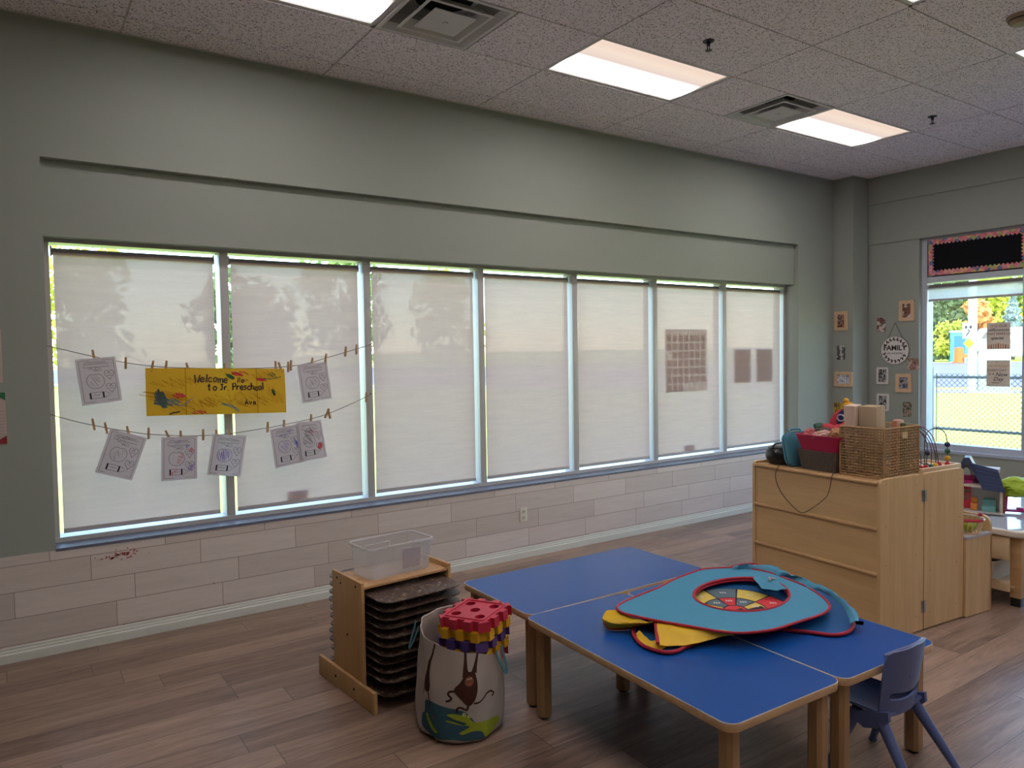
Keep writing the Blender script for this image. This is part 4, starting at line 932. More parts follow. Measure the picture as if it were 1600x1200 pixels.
b = NB(); tube(b, [Vector((x, y, zlow(x, y)+.002))-OFF for x, y in lowo], .0075, 8, True); obj('lower_piping', b, REDP, lp)
TC = (.880, -2.728); TQ = dict(r=CR['red'], y=M_plain('target_yellow', (.66, .50, .10), .6, .3), g=M_plain('target_slate', (.10, .16, .20), .6, .3))
def sector(r0, r1, a0, a1, g=.004):
    n = 7; P = [(TC[0]+r1*math.cos(a0+(a1-a0)*k/n), TC[1]+r1*math.sin(a0+(a1-a0)*k/n)) for k in range(n+1)]
    return P + [(TC[0]+r0*math.cos(a1-(a1-a0)*k/n), TC[1]+r0*math.sin(a1-(a1-a0)*k/n)) for k in range(n+1)]
def flat_piece(name, polys, mat, dz, par):
    b = NB()
    for P in polys: poly2(b, [P])
    for v in b.verts: v.co = Vector((v.co.x, v.co.y, zlow(v.co.x, v.co.y)+dz))-OFF
    return obj(name, b, mat, par, 0)
flat_piece('target_outline', [circ(.262, 40, *TC)], INK, .0012, lp)
col = {'r': [], 'y': [], 'g': []}
for k in range(10):
    ac = R(-16+36*k); a0, a1 = ac-R(18), ac+R(18)
    col['rygyryrgry'[k]].append(sector(.148, .254, a0+.018, a1-.018)); col['ygrgyrygyr'[k]].append(sector(.057, .140, a0+.035, a1-.035))
for k, nm in (('r', 'red_sectors'), ('y', 'yellow_sectors'), ('g', 'slate_sectors')): flat_piece(nm, col[k], TQ[k], .0022, lp)
flat_piece('bullseye', [circ(.050, 20, *TC)], TQ['r'], .0022, lp)
b = NB()
for k in range(10):
    a = R(-16+36*k)
    for r_, h_ in ((.203, .022), (.105, .016)):
        for q in (-1, 0, 1):
            cx, cy = TC[0]+r_*math.cos(a)+.014*q*.6, TC[1]+r_*math.sin(a)-.012*q*.6
            L_ = [(cx-.003, cy-.006), (cx+.004, cy+.008)]
            ribbon2(b, L_, .006)
for v in b.verts: v.co = Vector((v.co.x, v.co.y, zlow(v.co.x, v.co.y)+.003))-OFF
obj('score_marks', b, M_plain('target_white', (.7, .66, .62), .6, .3), lp, 0)
def cloth_loft(name, curves, mat, par, k=5, rip=.004, seed=1, th=.002):
    """cloth surface through a list of curves of 3-D points with the same count"""
    b = NB(); cs = [smooth_loop(c_, k, False) for c_ in curves]; m = len(cs[0]); rows = []
    for i in range(len(cs)*4-3):
        pass
    cols_ = [smooth_loop([c_[j] for c_ in cs], 4, False) for j in range(m)]
    rows = [[Vector(cols_[j][i])-OFF for j in range(m)] for i in range(len(cols_[0]))]
    loft(b, rows, False); wobble(b, rip, seed, 26)
    bmesh.ops.recalc_face_normals(b, faces=b.faces[:]); bmesh.ops.solidify(b, geom=b.faces[:], thickness=th)
    return obj(name, b, mat, par, 60)
cloth_loft('yellow_side', [[(.368,-2.483,.526),(.354,-2.552,.527),(.365,-2.628,.527),(.374,-2.691,.527),(.406,-2.705,.527)], [(.335,-2.455,.512),(.275,-2.51,.508),(.30,-2.585,.505),(.35,-2.64,.508),(.40,-2.67,.512)], [(.315,-2.475,.470),(.298,-2.527,.466),(.353,-2.568,.466),(.411,-2.583,.468),(.473,-2.591,.472)]], YN, t, rip=.006, seed=4)
b = NB(); tube(b, [Vector(p)-OFF for p in smooth_loop([(.312,-2.470,.470),(.297,-2.529,.466),(.353,-2.570,.467),(.411,-2.585,.470),(.46,-2.60,.478),(.405,-2.69,.522)], 5, False)], .0045, 8); obj('flap_piping', b, REDP, t)
cloth_loft('yellow_front', [[(.393,-2.714,.527),(.428,-2.767,.527),(.471,-2.826,.527),(.506,-2.887,.527),(.560,-2.962,.527)], [(.330,-2.775,.512),(.385,-2.80,.513),(.445,-2.85,.514),(.505,-2.89,.516),(.568,-2.955,.520)], [(.292,-2.826,.492),(.345,-2.852,.488),(.425,-2.890,.488),(.510,-2.915,.494),(.590,-2.958,.510)]], YN, t, rip=.005, seed=7)
cloth_loft('yellow_fold', [[(.338,-2.668,.493),(.313,-2.734,.492),(.306,-2.771,.491),(.345,-2.778,.490),(.385,-2.79,.488)], [(.320,-2.668,.484),(.300,-2.725,.482),(.290,-2.785,.480),(.330,-2.81,.481),(.40,-2.80,.482)], [(.318,-2.668,.478),(.290,-2.715,.476),(.276,-2.79,.476),(.292,-2.832,.477),(.40,-2.81,.478)]], YN, t, rip=.003, seed=9)
b = NB(); tube(b, [Vector(p)-OFF for p in [(.412,-2.687,.524),(.345,-2.760,.512),(.287,-2.826,.500)]], .0075, 8); obj('seam_piping', b, REDP, t)
cloth_loft('strap_cloth', [[(1.216,-2.426,.545),(1.392,-2.532,.552),(1.339,-2.672,.556),(1.311,-2.804,.552),(1.283,-2.949,.548),(1.213,-3.061,.543),(1.161,-3.145,.530),(1.096,-3.193,.518)], [(1.235,-2.428,.552),(1.36,-2.54,.560),(1.320,-2.66,.566),(1.318,-2.75,.563),(1.281,-2.89,.558),(1.242,-2.995,.552),(1.176,-3.10,.540),(1.086,-3.188,.522)], [(1.254,-2.428,.538),(1.334,-2.544,.540),(1.303,-2.643,.542),(1.326,-2.699,.540),(1.279,-2.826,.538),(1.271,-2.925,.534),(1.192,-3.062,.524),(1.076,-3.172,.510)]], LB, t, rip=.009, seed=3)
cloth_loft('tucked_cloth', [[(1.162,-2.603,.548),(1.223,-2.642,.552),(1.204,-2.704,.552),(1.153,-2.804,.545)], [(1.125,-2.655,.545),(1.16,-2.695,.542),(1.14,-2.745,.542),(1.125,-2.785,.542)], [(1.085,-2.712,.538),(1.10,-2.735,.537),(1.105,-2.765,.538),(1.115,-2.785,.540)]], LB, t, rip=.003, seed=5)
b = NB(); tube(b, [Vector(p)-OFF for p in smooth_loop([(1.19,-2.68,.556),(1.205,-2.70,.560),(1.215,-2.69,.556),(1.20,-2.67,.560),(1.185,-2.69,.556),(1.17,-2.685,.556)], 4, False)], .003, 6); obj('metal_clip', b, METAL, t)
b = NB(); bx_ = [(1.161,-3.134),(1.182,-3.160),(1.140,-3.186),(1.124,-3.160)]; poly2(b, [bx_]); 
for v in b.verts: v.co = Vector((v.co.x, v.co.y, .492))-OFF
bmesh.ops.solidify(b, geom=b.faces[:], thickness=.003); obj('black_tab', b, BLACK, t, 0)

# ------------------------------------------------------------------ birch cabinets
CP, CR_ = Vector((2.17, -2.68, 0)), R(-5)
def cabw(x, y, z=0): return (CP.x+x*math.cos(CR_)-y*math.sin(CR_), CP.y+x*math.sin(CR_)+y*math.cos(CR_), z)
CL, CD, CH = .925, .400, .930
MYZ = Matrix(((1,0,0,0),(0,0,1,0),(0,1,0,0),(0,0,0,1)))                # 2-D (x,z) -> at height y
def side_outline(x0, x1, z0, z1, r=.03, rb=.006):
    P = []
    for cx, cz, a, q in ((x1-rb, z0+rb, -90, rb), (x1-r, z1-r, 0, r), (x0+r, z1-r, 90, r), (x0+rb, z0+rb, 180, rb)):
        for k in range(6): t_ = R(a+90*k/5); P.append((cx+q*math.cos(t_), cz+q*math.sin(t_)))
    return P
t = thing('storage_cabinet', 'birch cabinet with three-panel back facing the room and baskets on top', 'cabinet', tuple(CP), CR_, 'hinged birch cabinets')
for y0 in (0, CL-.02):
    b = NB(); prism(b, [side_outline(0, CD, .008, CH)], y0, y0+.02, MYZ)
    es = [e for e in b.edges if len(e.link_faces) == 2 and e.calc_face_angle(0) > 1.2]; bmesh.ops.bevel(b, geom=es, offset=.003, segments=2, affect='EDGES')
    sp = obj('side_panel', b, BIRCH_V, t)
    if y0 == 0:
        b = NB()
        for x, z in ((.05, .90), (.33, .87), (.05, .66), (.33, .68), (.05, .44), (.33, .46), (.33, .10), (.05, .10)): prism(b, [circ(.005, 10, x, z)], -.0006, .001, MYZ)
        obj('screw', b, BIRCH_E, sp)
zz = [.03, .389, .647, .905]
for k in range(3):
    b = NB(); box(b, .008, .016, .02, CL-.02, zz[k], zz[k+1]); obj('back_panel', b, M_wood('birch_plywood_back', (.54, .34, .155), (.68, .455, .225), 'y', .8, .42) if k == 0 else bpy.data.materials['birch_plywood_back'], t)
for z in zz[1:]:
    b = NB(); tube(b, [(.006, .019, z), (.006, CL-.019, z)], .0125, 12); box(b, .006, CD-.01, .02, CL-.02, z-.010, z+.010); obj('shelf', b, BIRCH_E, t)
b = NB(); box(b, .006, CD-.01, .02, CL-.02, .022, .045); obj('bottom_board', b, BIRCH_E, t)
t = thing('storage_cabinet', 'birch cabinet hinged behind the first, with the bead maze on top', 'cabinet', cabw(CD+.008, 0), CR_, 'hinged birch cabinets')
for y0 in (0, CL-.02):
    b = NB(); prism(b, [side_outline(0, CD, .008, CH)], y0, y0+.02, MYZ)
    es = [e for e in b.edges if len(e.link_faces) == 2 and e.calc_face_angle(0) > 1.2]; bmesh.ops.bevel(b, geom=es, offset=.003, segments=2, affect='EDGES')
    sp = obj('side_panel', b, BIRCH_V, t)
    if y0 == 0:
        b = NB()
        for x, z in ((.06, .89), (.36, .86), (.06, .62), (.36, .63), (.06, .35), (.33, .36), (.33, .10), (.06, .10)): prism(b, [circ(.005, 10, x, z)], -.0006, .001, MYZ)
        obj('screw', b, BIRCH_E, sp)
b = NB(); box(b, .004, .012, .02, CL-.02, .03, .905); obj('back_panel', b, BIRCH, t)
for z in (.035, .32, .61, .895):
    b = NB(); box(b, .012, CD-.01, .02, CL-.02, z-.010, z+.010); obj('shelf', b, BIRCH_E, t)
for z in (.80, .145):
    b = NB(); 
    for k in range(5): tube(b, [(-.004, -.004, z-.035+.014*k+.0005), (-.004, -.004, z-.035+.014*(k+1)-.0005)], .005, 8)
    box(b, -.028, -.006, -.002, .0005, z-.035, z+.035); box(b, -.002, .022, -.002, .0005, z-.035, z+.035); obj('hinge', b, METAL, t)
t = thing('low_cabinet', 'low birch unit with grey counter behind the tall cabinets', 'cabinet', cabw(.814, -.013), CR_)
b = NB(); prism(b, [side_outline(0, .284, .004, .486, .008)], 0, .02, MYZ); obj('side_panel', b, BIRCH_V, t)
b = NB(); prism(b, [side_outline(0, .284, .004, .486, .008)], .86, .88, MYZ); obj('side_panel', b, BIRCH_V, t)
b = NB(); prism(b, [[(.0, .0), (.88, .0), (.88, .60), (.05, .60), (.03, .595), (.012, .582), (.003, .562), (0, .535)]], .266, .284, Matrix(((0,0,1,0),(1,0,0,0),(0,1,0,0),(0,0,0,1)))); obj('back_panel', b, BIRCH, t)
b = NB(); box(b, -.002, .265, -.006, .88, .487, .503, bev=.003); obj('counter', b, M_plain('grey_laminate', (.42, .42, .45), .3, .5), t)
b = NB(); box(b, .01, .265, .02, .86, .02, .04); box(b, .01, .265, .02, .86, .24, .26); obj('shelf', b, BIRCH_E, t)

# things on the cabinet tops
def wicker_box(w, d, h, mat, parent):
    faces = [((0, 0), (w, 0)), ((w, 0), (w, d)), ((w, d), (0, d)), ((0, d), (0, 0))]
    for (p, q) in faces:
        b = NB(); p, q = Vector(p), Vector(q); L = (q-p).length; u = (q-p)/L; n = Vector((u.y, -u.x)); nc = round(L/.0180); nr = 17
        for k in range(nc+1):
            s = L*k/nc; a_ = p+u*s
            tube(b, [(*(a_+n*(.0014 if (k+m) % 2 else -.0014)), h*m/nr) for m in range(nr+1)], .0027, 5)
        for m in range(nr+1):
            z = h*m/nr; r = .0062 if m in (0, nr) else .0031
            tube(b, [(*(p+u*(L*k/nc)-n*(.0014 if (k+m) % 2 else -.0014)), z) for k in range(nc+1)], r, 5)
        obj('woven_side', b, mat, parent)
    for x, y in ((0, 0), (w, 0), (w, d), (0, d)):
        b = NB(); tube(b, [(x, y, 0), (x, y, h)], .0062, 8); obj('corner_post', b, mat, parent)
    b = NB(); box(b, .002, w-.002, .002, d-.002, -.004, .004); obj('bottom', b, mat, parent)
WICK = M_plain('light_brown_wicker', (.36, .22, .095), .6, .3, var=.22, sc=50)
wk = thing('wicker_basket', 'tall open-weave light brown wicker basket on the birch cabinet', 'basket', cabw(.098, .047, .921), R(-2))
wicker_box(.355, .272, .283, WICK, wk)
b = NB(); prism(b, [rrect(.052, .030, .008), rrect(.030, .014, .005)[::-1]], -.012, -.004, Matrix.Translation((.355, .125, .235)) @ Matrix(((0,0,-1,0),(1,0,0,0),(0,1,0,0),(0,0,0,1)))); 
b.free(); b = NB(); prism(b, [rrect(.052, .034, .008)], .0, .012, Matrix.Translation((.20, -.008, .238)) @ MYZ); obj('handle', b, M_plain('pale_wicker_handle', (.55, .40, .22), .6, .3), wk)
wb = Vector(cabw(.098, .047, .925)); cw, sw = math.cos(R(-2)), math.sin(R(-2))
def inw(x, y, z): return (wb.x+x*cw-y*sw, wb.y+x*sw+y*cw, wb.z+z)
CARD = M_plain('tan_cardboard', (.42, .31, .20), .7, .2, var=.04)
def boxlike(name, label, cat, loc, rot, dims, mat, group=None, lid=None):
    t_ = thing(name, label, cat, loc, 0, group, rot); w, d, h = dims
    b = NB(); box(b, -w/2, w/2, -d/2, d/2, 0, h, bev=.003); obj('body', b, mat, t_)
    if lid: b = NB(); box(b, -w/2-.002, w/2+.002, -d/2-.002, d/2+.002, h-.02, h+.003, bev=.002); obj('lid', b, lid, t_)
PEACH = M_plain('pale_peach_board', (.58, .42, .32), .6, .2, var=.03)
boxlike('wooden_block', 'pale peach board box standing up in the left of the wicker basket', 'box', inw(.065, .222, .012), (0, R(-4), R(6)), (.09, .066, .395), PEACH)
boxlike('cardboard_box', 'tan cardboard box standing in the wicker basket, widest of its contents', 'box', inw(.105, .128, .012), (0, R(-3), R(2)), (.10, .105, .392), CARD)
boxlike('wooden_block', 'small reddish block poking up beside the cardboard box', 'block', inw(.24, .07, .012), (0, 0, R(10)), (.06, .03, .30), M_plain('reddish_block', (.45, .20, .12), .6, .2))
boxlike('wooden_block', 'small pale pink block poking up at the right of the wicker basket', 'block', inw(.295, .105, .012), (R(4), 0, R(-8)), (.05, .035, .30), M_plain('pale_pink_block', (.62, .40, .34), .6, .2))
boxlike('wooden_block', 'dark olive block in the right of the wicker basket', 'block', inw(.305, .055, .012), (0, 0, R(5)), (.05, .03, .282), M_plain('olive_block', (.14, .15, .06), .6, .2))
# grey basket + red bin with dressing-up things
GREYW = M_plain('grey_brown_rattan', (.115, .085, .07), .7, .3, var=.35, sc=60)
g0 = cabw(.19, .475, .916)
t = thing('rattan_basket', 'dark grey woven basket holding the red bin', 'basket', g0, R(-5))
b = NB()
for m in range(15):
    z = .004+.0082*m; f = m/14; P = rrect(.232+.03*f, .250+.035*f, .03, 5); nP = len(P)
    P3 = []
    for k in range(nP):
        a_, c_ = Vector(P[k]), Vector(P[(k+1) % nP]); L = (c_-a_).length
        for s in range(max(1, int(L/.012))): P3.append(a_.lerp(c_, s/max(1, int(L/.012))))
    tube(b, [(p.x*(1+.008*(1 if (i+m) % 2 else -1)), p.y*(1+.008*(1 if (i+m) % 2 else -1)), z) for i, p in enumerate(P3)], .0047, 5, True)
obj('woven_wall', b, GREYW, t); b = NB(); prism(b, [rrect(.23, .248, .03)], -.001, .006); obj('bottom', b, GREYW, t)
REDB = M_plain('crimson_plastic', (.40, .008, .055), .38, .5, var=.03)
t = thing('toy_bin', 'crimson plastic bin of dressing-up things sitting in the grey basket', 'bin', (g0[0]-.004, g0[1]-.006, g0[2]+.008), R(-5))
b = NB(); rings = [[(x, y, z) for x, y in rrect(w_, d_, .03, 5)] for w_, d_, z in ((.215, .235, .0), (.235, .255, .10), (.275, .318, .205), (.284, .328, .206), (.284, .328, .212), (.262, .305, .212), (.225, .245, .10), (.205, .225, .006))]
loft(b, rings, True, True, True); obj('tub', b, REDB, t)
def lump(label, cat, name, loc, r, sc, mat, seed, group='soft things in the crimson bin', amp=.30):
    b = NB(); ico(b, (0, 0, 0), r, 4, seed, amp, 5.0, sc); o = obj(name, b, mat); o.location = loc; o.rotation_euler = (0, 0, R(seed*37)); tag(o, label, cat, group); return o
def rb(x, y, z): c, s = math.cos(R(-5)), math.sin(R(-5)); return (g0[0]+x*c-y*s, g0[1]+x*s+y*c, g0[2]+.008+z)
PINKF, REDF, GRYF, PEAF, GRNF = M_cloth('salmon_felt', (.62, .17, .18)), M_cloth('red_felt', (.50, .03, .045)), M_cloth('dark_olive_felt', (.11, .09, .075)), M_cloth('pale_peach_felt', (.66, .40, .34)), M_cloth('dark_green_felt', (.02, .10, .055))
lump('salmon pink cloth bundle at the left end of the crimson bin', 'cloth', 'cloth_bundle', rb(-.03, .095, .20), .055, (1.2, 1.1, .7), PINKF, 1)
lump('pale peach cloth bundle at the front middle of the crimson bin', 'cloth', 'cloth_bundle', rb(-.07, -.005, .205), .05, (1, 1.3, .65), PEAF, 2)
lump('dark olive cloth bundle in the middle of the crimson bin', 'cloth', 'cloth_bundle', rb(.0, .03, .218), .055, (1.1, 1.3, .8), GRYF, 3)
t = thing('felt_slice', 'red felt shape with dark green tip across the crimson bin', 'toy', rb(.0, .01, .245), 0, None, (R(8), R(-22), R(20)))
b = NB(); ico(b, (0, -.02, 0), .06, 4, 5, .18, 5, (.6, 1.35, .42)); obj('red_body', b, REDF, t); b = NB(); ico(b, (0, .055, .006), .03, 3, 6, .15, 5, (1.0, 1.1, .62)); obj('green_tip', b, GRNF, t)
lump('tan doll-like cloth bundle at the right end of the crimson bin', 'cloth', 'cloth_bundle', rb(-.06, -.10, .218), .042, (1.1, 1, 1), M_cloth('tan_felt', (.55, .27, .12)), 7)
lump('red cloth bundle behind the olive one in the crimson bin', 'cloth', 'cloth_bundle', rb(.06, -.06, .235), .058, (1, 1.2, .8), REDF, 8)
t = thing('toy_backpack', 'small navy and red toy bag behind the crimson bin', 'bag', cabw(.47, .575, .916), R(-8))
b = NB(); ico(b, (0, 0, .182), .192, 4, 3, .06, 4, (.36, .62, .95)); obj('red_body', b, M_plain('red_fabric', (.42, .02, .04), .8, .2), t)
b = NB(); ico(b, (-.035, -.035, .285), .088, 4, 4, .06, 4, (.5, .72, .85)); pk = obj('navy_pocket', b, M_plain('navy_fabric', (.02, .022, .07), .8, .2), t)
b = NB(); tube(b, [(-.078, -.035+.028*math.cos(a), .305+.020*math.sin(a)) for a in [2*PI*k/16 for k in range(16)]], .005, 6, True); obj('pale_ring', b, M_plain('lilac_print', (.5, .42, .55), .7, .2), pk)
t = thing('toy_duck', 'yellow plastic toy perched behind the crimson bin', 'toy', cabw(.47, .545, 1.278), R(10))
b = NB(); ico(b, (0, 0, .020), .030, 3, 2, .05, 4, (1, 1.1, .75)); obj('body', b, M_plain('yellow_toy_plastic', (.68, .34, .01), .45, .4), t); b = NB(); ico(b, (-.006, .016, .050), .018, 3, 2, .03, 4); obj('head', b, bpy.data.materials['yellow_toy_plastic'], t)
# teal lid and black round speaker with its cord
TEALP = M_plain('teal_plastic', (.075, .25, .34), .4, .5, var=.03)
t = thing('teal_case', 'teal rounded plastic case leaning on the left of the crimson bin', 'case', cabw(.155, .665, .918), 0, None, (R(-12), 0, R(-5)))
b = NB(); vs = prism(b, [rrect(.235, .215, .055, 7, 0, .1075)], -.018, .018, MYZ)
es = [e for e in b.edges if len(e.link_faces) == 2 and e.calc_face_angle(0) > 1.2]; bmesh.ops.bevel(b, geom=es, offset=.008, segments=3, affect='EDGES'); obj('shell', b, TEALP, t)
b = NB(); tube(b, [(x*1.0, 0, y) for x, y in rrect(.239, .219, .056, 7, 0, .1075)], .0032, 6, True); obj('seam', b, M_plain('dark_teal_plastic', (.03, .13, .18), .4, .4), t)
b = NB(); tube(b, smooth_loop([(-.05, 0, .212), (-.045, 0, .235), (.045, 0, .235), (.05, 0, .212)], 5, False), .007, 8); obj('handle', b, TEALP, t)
bp = cabw(.135, .800, .916)
t = thing('radio', 'round black portable radio at the window end of the cabinet top', 'radio', bp, 0)
b = NB(); lathe(b, [(.068, 0), (.082, .006), (.099, .040), (.102, .062), (.096, .090), (.078, .108), (.060, .114), (.0, .116)], 36); obj('body', b, BLACK, t)
b = NB(); lathe(b, [(.0975, .0905), (.1, .088)], 36); tube(b, [(.081*math.cos(a), .081*math.sin(a), .107) for a in [2*PI*k/36 for k in range(36)]], .004, 6, True); obj('trim_ring', b, M_plain('glossy_black', (.02, .018, .02), .12, .5), t)
b = NB(); tube(b, smooth_loop([(-.06, .02, .112), (-.058, 0, .135), (.058, 0, .135), (.06, .02, .112)], 5, False), .006, 8); obj('carry_handle', b, BLACK, t)
cord = [(.060, .72, .925), (.020, .690, .930), (-.006, .700, .926), (-.012, .722, .864), (-.012, .701, .792), (-.012, .646, .727), (-.012, .558, .667), (-.012, .505, .659), (-.012, .430, .707), (-.012, .348, .776), (-.012, .322, .826), (-.012, .305, .905), (-.004, .302, .928), (.03, .318, .923), (.07, .335, .920)]
b = NB(); tube(b, [cabw(*p) for p in smooth_loop(cord, 5, False)], .0024, 6); tag(obj('power_cord', b, BLACK), 'thin black cord drooping in a loop over the cabinet back', 'cord')
# bead maze
t = thing('bead_maze', 'wooden bead maze with looping wires on the second cabinet', 'toy', cabw(.66, .16, .910), CR_)
b = NB(); prism(b, [rrect(.40, .235, .01), rrect(.36, .195, .008)[::-1]], 0, .036); obj('tray_rim', b, PINE, t); b = NB(); box(b, -.185, .185, -.10, .10, .004, .022); obj('base', b, PINE, t)
bead = dict(red=M_plain('red_bead', (.45, .015, .03), .3, .5), green=M_plain('green_bead', (.015, .10, .045), .3, .5), yellow=M_plain('yellow_bead', (.66, .36, .015), .3, .5), navy=M_plain('navy_bead', (.012, .018, .06), .3, .5), purple=M_plain('purple_bead', (.08, .03, .16), .3, .5))
def wire(L, mat, beads):
    P = smooth_loop(L, 8, False); b = NB(); tube(b, P, .0030, 6); w_ = obj('wire', b, mat, t)
    for f, c_ in beads:
        i = min(len(P)-2, int(f*(len(P)-1))); p = Vector(P[i]); d = (Vector(P[i+1])-p).normalized(); b = NB(); ico(b, (0, 0, 0), .0175, 2); 
        for v in b.verts: v.co = p+v.co
        obj('bead', b, bead[c_], w_, 60)
WK = M_plain('dark_wire', (.03, .025, .04), .35, .5); WRd = M_plain('maroon_wire', (.16, .015, .03), .35, .5); WB = M_plain('navy_wire', (.02, .025, .08), .35, .5)
wire([(.13, -.07, .02), (.125, -.07, .17), (.10, -.06, .24), (.05, -.02, .25), (-.02, -.02, .20), (-.04, -.03, .02)], WK, [(.03, 'red'), (.075, 'yellow'), (.13, 'green'), (.185, 'navy')])
wire([(.06, -.06, .02), (.03, -.04, .20), (-.04, .0, .27), (-.10, .02, .22), (-.10, .02, .10), (-.06, -.02, .05), (-.01, -.05, .02)], WRd, [(.04, 'red'), (.93, 'green')])
wire([(.0, -.07, .02), (.02, -.06, .10), (-.01, -.03, .22), (-.08, .02, .28), (-.13, .02, .20), (-.09, -.03, .11), (-.13, -.06, .04), (-.15, -.07, .02)], WB, [(.05, 'yellow'), (.90, 'red')])
wire([(-.05, -.075, .02), (-.03, -.06, .16), (-.08, -.02, .25), (-.14, .01, .26), (-.17, .0, .15), (-.16, -.05, .02)], WRd, [(.04, 'green'), (.93, 'yellow'), (.82, 'purple')])
wire([(-.11, -.08, .02), (-.07, -.06, .18), (-.11, -.01, .27), (-.165, .03, .24), (-.17, .05, .02)], WK, [(.05, 'red'), (.16, 'navy')])

# basket on the low unit
t = thing('toy_basket', 'small spindle basket with red rim on the low counter', 'basket', (3.110, -2.700, .504))
b = NB(); lathe(b, [(.085, 0), (.085, .012)], 28, cap1=True); obj('base', b, PINE, t); b = NB()
for k in range(22):
    a = 2*PI*k/22; tube(b, [(.078*math.cos(a), .078*math.sin(a), .010), (.10*math.cos(a), .10*math.sin(a), .088)], .0028, 5)
obj('spindles', b, PINE, t)
b = NB(); tube(b, [(.102*math.cos(a), .102*math.sin(a), .09) for a in [2*PI*k/36 for k in range(36)]], .006, 8, True); rm = obj('rim', b, M_plain('white_cane', (.62, .55, .45), .5, .3), t)
b = NB(); tube(b, [(.102*math.cos(a), .102*math.sin(a), .091) for a in [R(200+5*k) for k in range(14)]], .0095, 8); obj('red_wrap', b, bead['red'], rm); b = NB(); ico(b, (.095, -.045, .103), .014, 2); obj('red_ball', b, bead['red'], rm)
for k, (x, y) in enumerate(((-.03, -.03), (.03, -.02), (0, .04))):
    b = NB(); ico(b, (0, 0, 0), .030, 3, k, .06); o = obj('toy_ball', b, M_plain('lime_ball_%s' % 'abc'[k], ((.40, .42, .04), (.30, .40, .05), (.48, .44, .10))[k], .5, .3)); o.location = (3.110+x, -2.70+y, .504+.042)
    tag(o, 'lime green ball in the spindle basket', 'ball', 'lime balls in the spindle basket')

# sand and water table with a doll's house and a swing toy
t = thing('water_table', 'wooden sand and water table with white tub, under the right window', 'table', (3.440, -2.885, 0))
LT, DT = 1.28, .62
for x in (.0, LT-.065):
    for y in (.0, DT-.065):
        b = NB(); box(b, x, x+.065, y, y+.065, .055, .452, bev=.006); lg = obj('leg', b, BIRCH_E, t); b = NB(); box(b, x+.004, x+.061, y+.004, y+.061, .0, .056, bev=.004); obj('caster_boot', b, BLACK, lg)
b = NB(); box(b, -.035, -.012, .055, DT-.03, .295, .445, bev=.004); obj('end_apron', b, PINE, t)
b = NB(); box(b, -.035, -.012, .055, DT-.03, .095, .160, bev=.004); obj('end_rail', b, PINE, t)
b = NB(); box(b, .065, LT-.065, .012, .034, .34, .44, bev=.004); obj('front_apron', b, PINE, t); b = NB(); box(b, .03, LT-.03, .012, .034, .11, .165, bev=.004); obj('front_rail', b, PINE, t)
b = NB(); box(b, -.012, LT-.01, .034, DT-.02, .118, .130); obj('lower_shelf', b, PINE, t)
TUBW = M_plain('cream_tub_plastic', (.66, .60, .52), .35, .5, var=.03)
b = NB(); cx, cy = LT/2, DT/2
loft(b, [[(x, y, z) for x, y in rrect(w_, d_, r_, 6, cx, cy)] for w_, d_, r_, z in ((LT-.14, DT-.14, .06, .30), (LT-.10, DT-.10, .07, .445), (LT+.085, DT+.07, .075, .452), (LT+.10, DT+.085, .08, .462), (LT+.10, DT+.085, .08, .488), (LT+.085, DT+.07, .075, .495), (LT+.02, DT-.01, .07, .492), (LT-.03, DT-.05, .06, .478))], True, True, True); obj('tub', b, TUBW, t)
b = NB(); prism(b, [rrect(LT-.05, DT-.07, .05, 6, cx, cy)], .479, .484); obj('clear_lid', b, M_plain('pale_glossy_lid', (.40, .45, .52), .08, .6), t)
for k, lab in ((0, 'left'), (1, 'right')):
    t2 = thing('storage_tub', 'translucent white storage tub on the lower shelf of the water table, %s one' % lab, 'tub', (3.60+.52*k, -2.55, .131), 0, 'tubs under the water table')
    b = NB(); loft(b, [[(x, y, z) for x, y in rrect(w_, d_, .04)] for w_, d_, z in ((.36, .34, 0), (.40, .38, .13), (.42, .40, .132), (.42, .40, .140), (.39, .37, .138), (.35, .33, .006))], True, True, True); obj('tub', b, M_plain('milky_plastic_%s' % lab, (.62, .56, .48), .4, .4), t2)
HX, HY, HZ = 3.808, -2.443, .496
t = thing('dolls_house', 'plastic doll house with slate blue gabled roof and red door on the water table', 'dollhouse', (HX, HY, HZ), R(-70)); t.scale = (.6, .8, 1)
WALLP = M_plain('grey_white_house_wall', (.50, .49, .50), .5, .4, var=.03); ROOFB = M_plain('slate_blue_roof', (.045, .065, .15), .45, .4, var=.06); MAG = M_plain('magenta_plastic', (.50, .02, .20), .4, .5); TEALH = M_plain('pale_teal_plastic', (.16, .38, .38), .4, .5); BRK = M_plain('brick_red_wall', (.20, .05, .035), .7, .2, var=.2)
b = NB(); box(b, -.27, .28, .12, .135, 0, .20); obj('rear_wall', b, WALLP, t)
b = NB(); box(b, .255, .285, -.01, .135, 0, .185, bev=.003); obj('cream_post_wall', b, M_plain('cream_house_plastic', (.64, .58, .46), .5, .4), t)
b = NB(); box(b, .286, .305, .0, .135, 0, .18); obj('brick_side', b, BRK, t); b = NB(); box(b, -.28, -.255, -.01, .135, 0, .185); obj('left_wall', b, WALLP, t)
b = NB(); box(b, -.285, .255, -.03, .135, .178, .196, bev=.004); obj('upper_floor', b, M_plain('cream_floor_plastic', (.58, .50, .42), .5, .4), t); b = NB(); box(b, -.285, .30, -.04, .135, -.004, .006, bev=.002); obj('ground_floor', b, WALLP, t)
b = NB(); prism(b, [[(-.235, .196), (.06, .196), (-.085, .355)], circ(.040, 20, -.088, .262)[::-1]], .10, .115, MYZ); obj('gable_wall', b, WALLP, t)
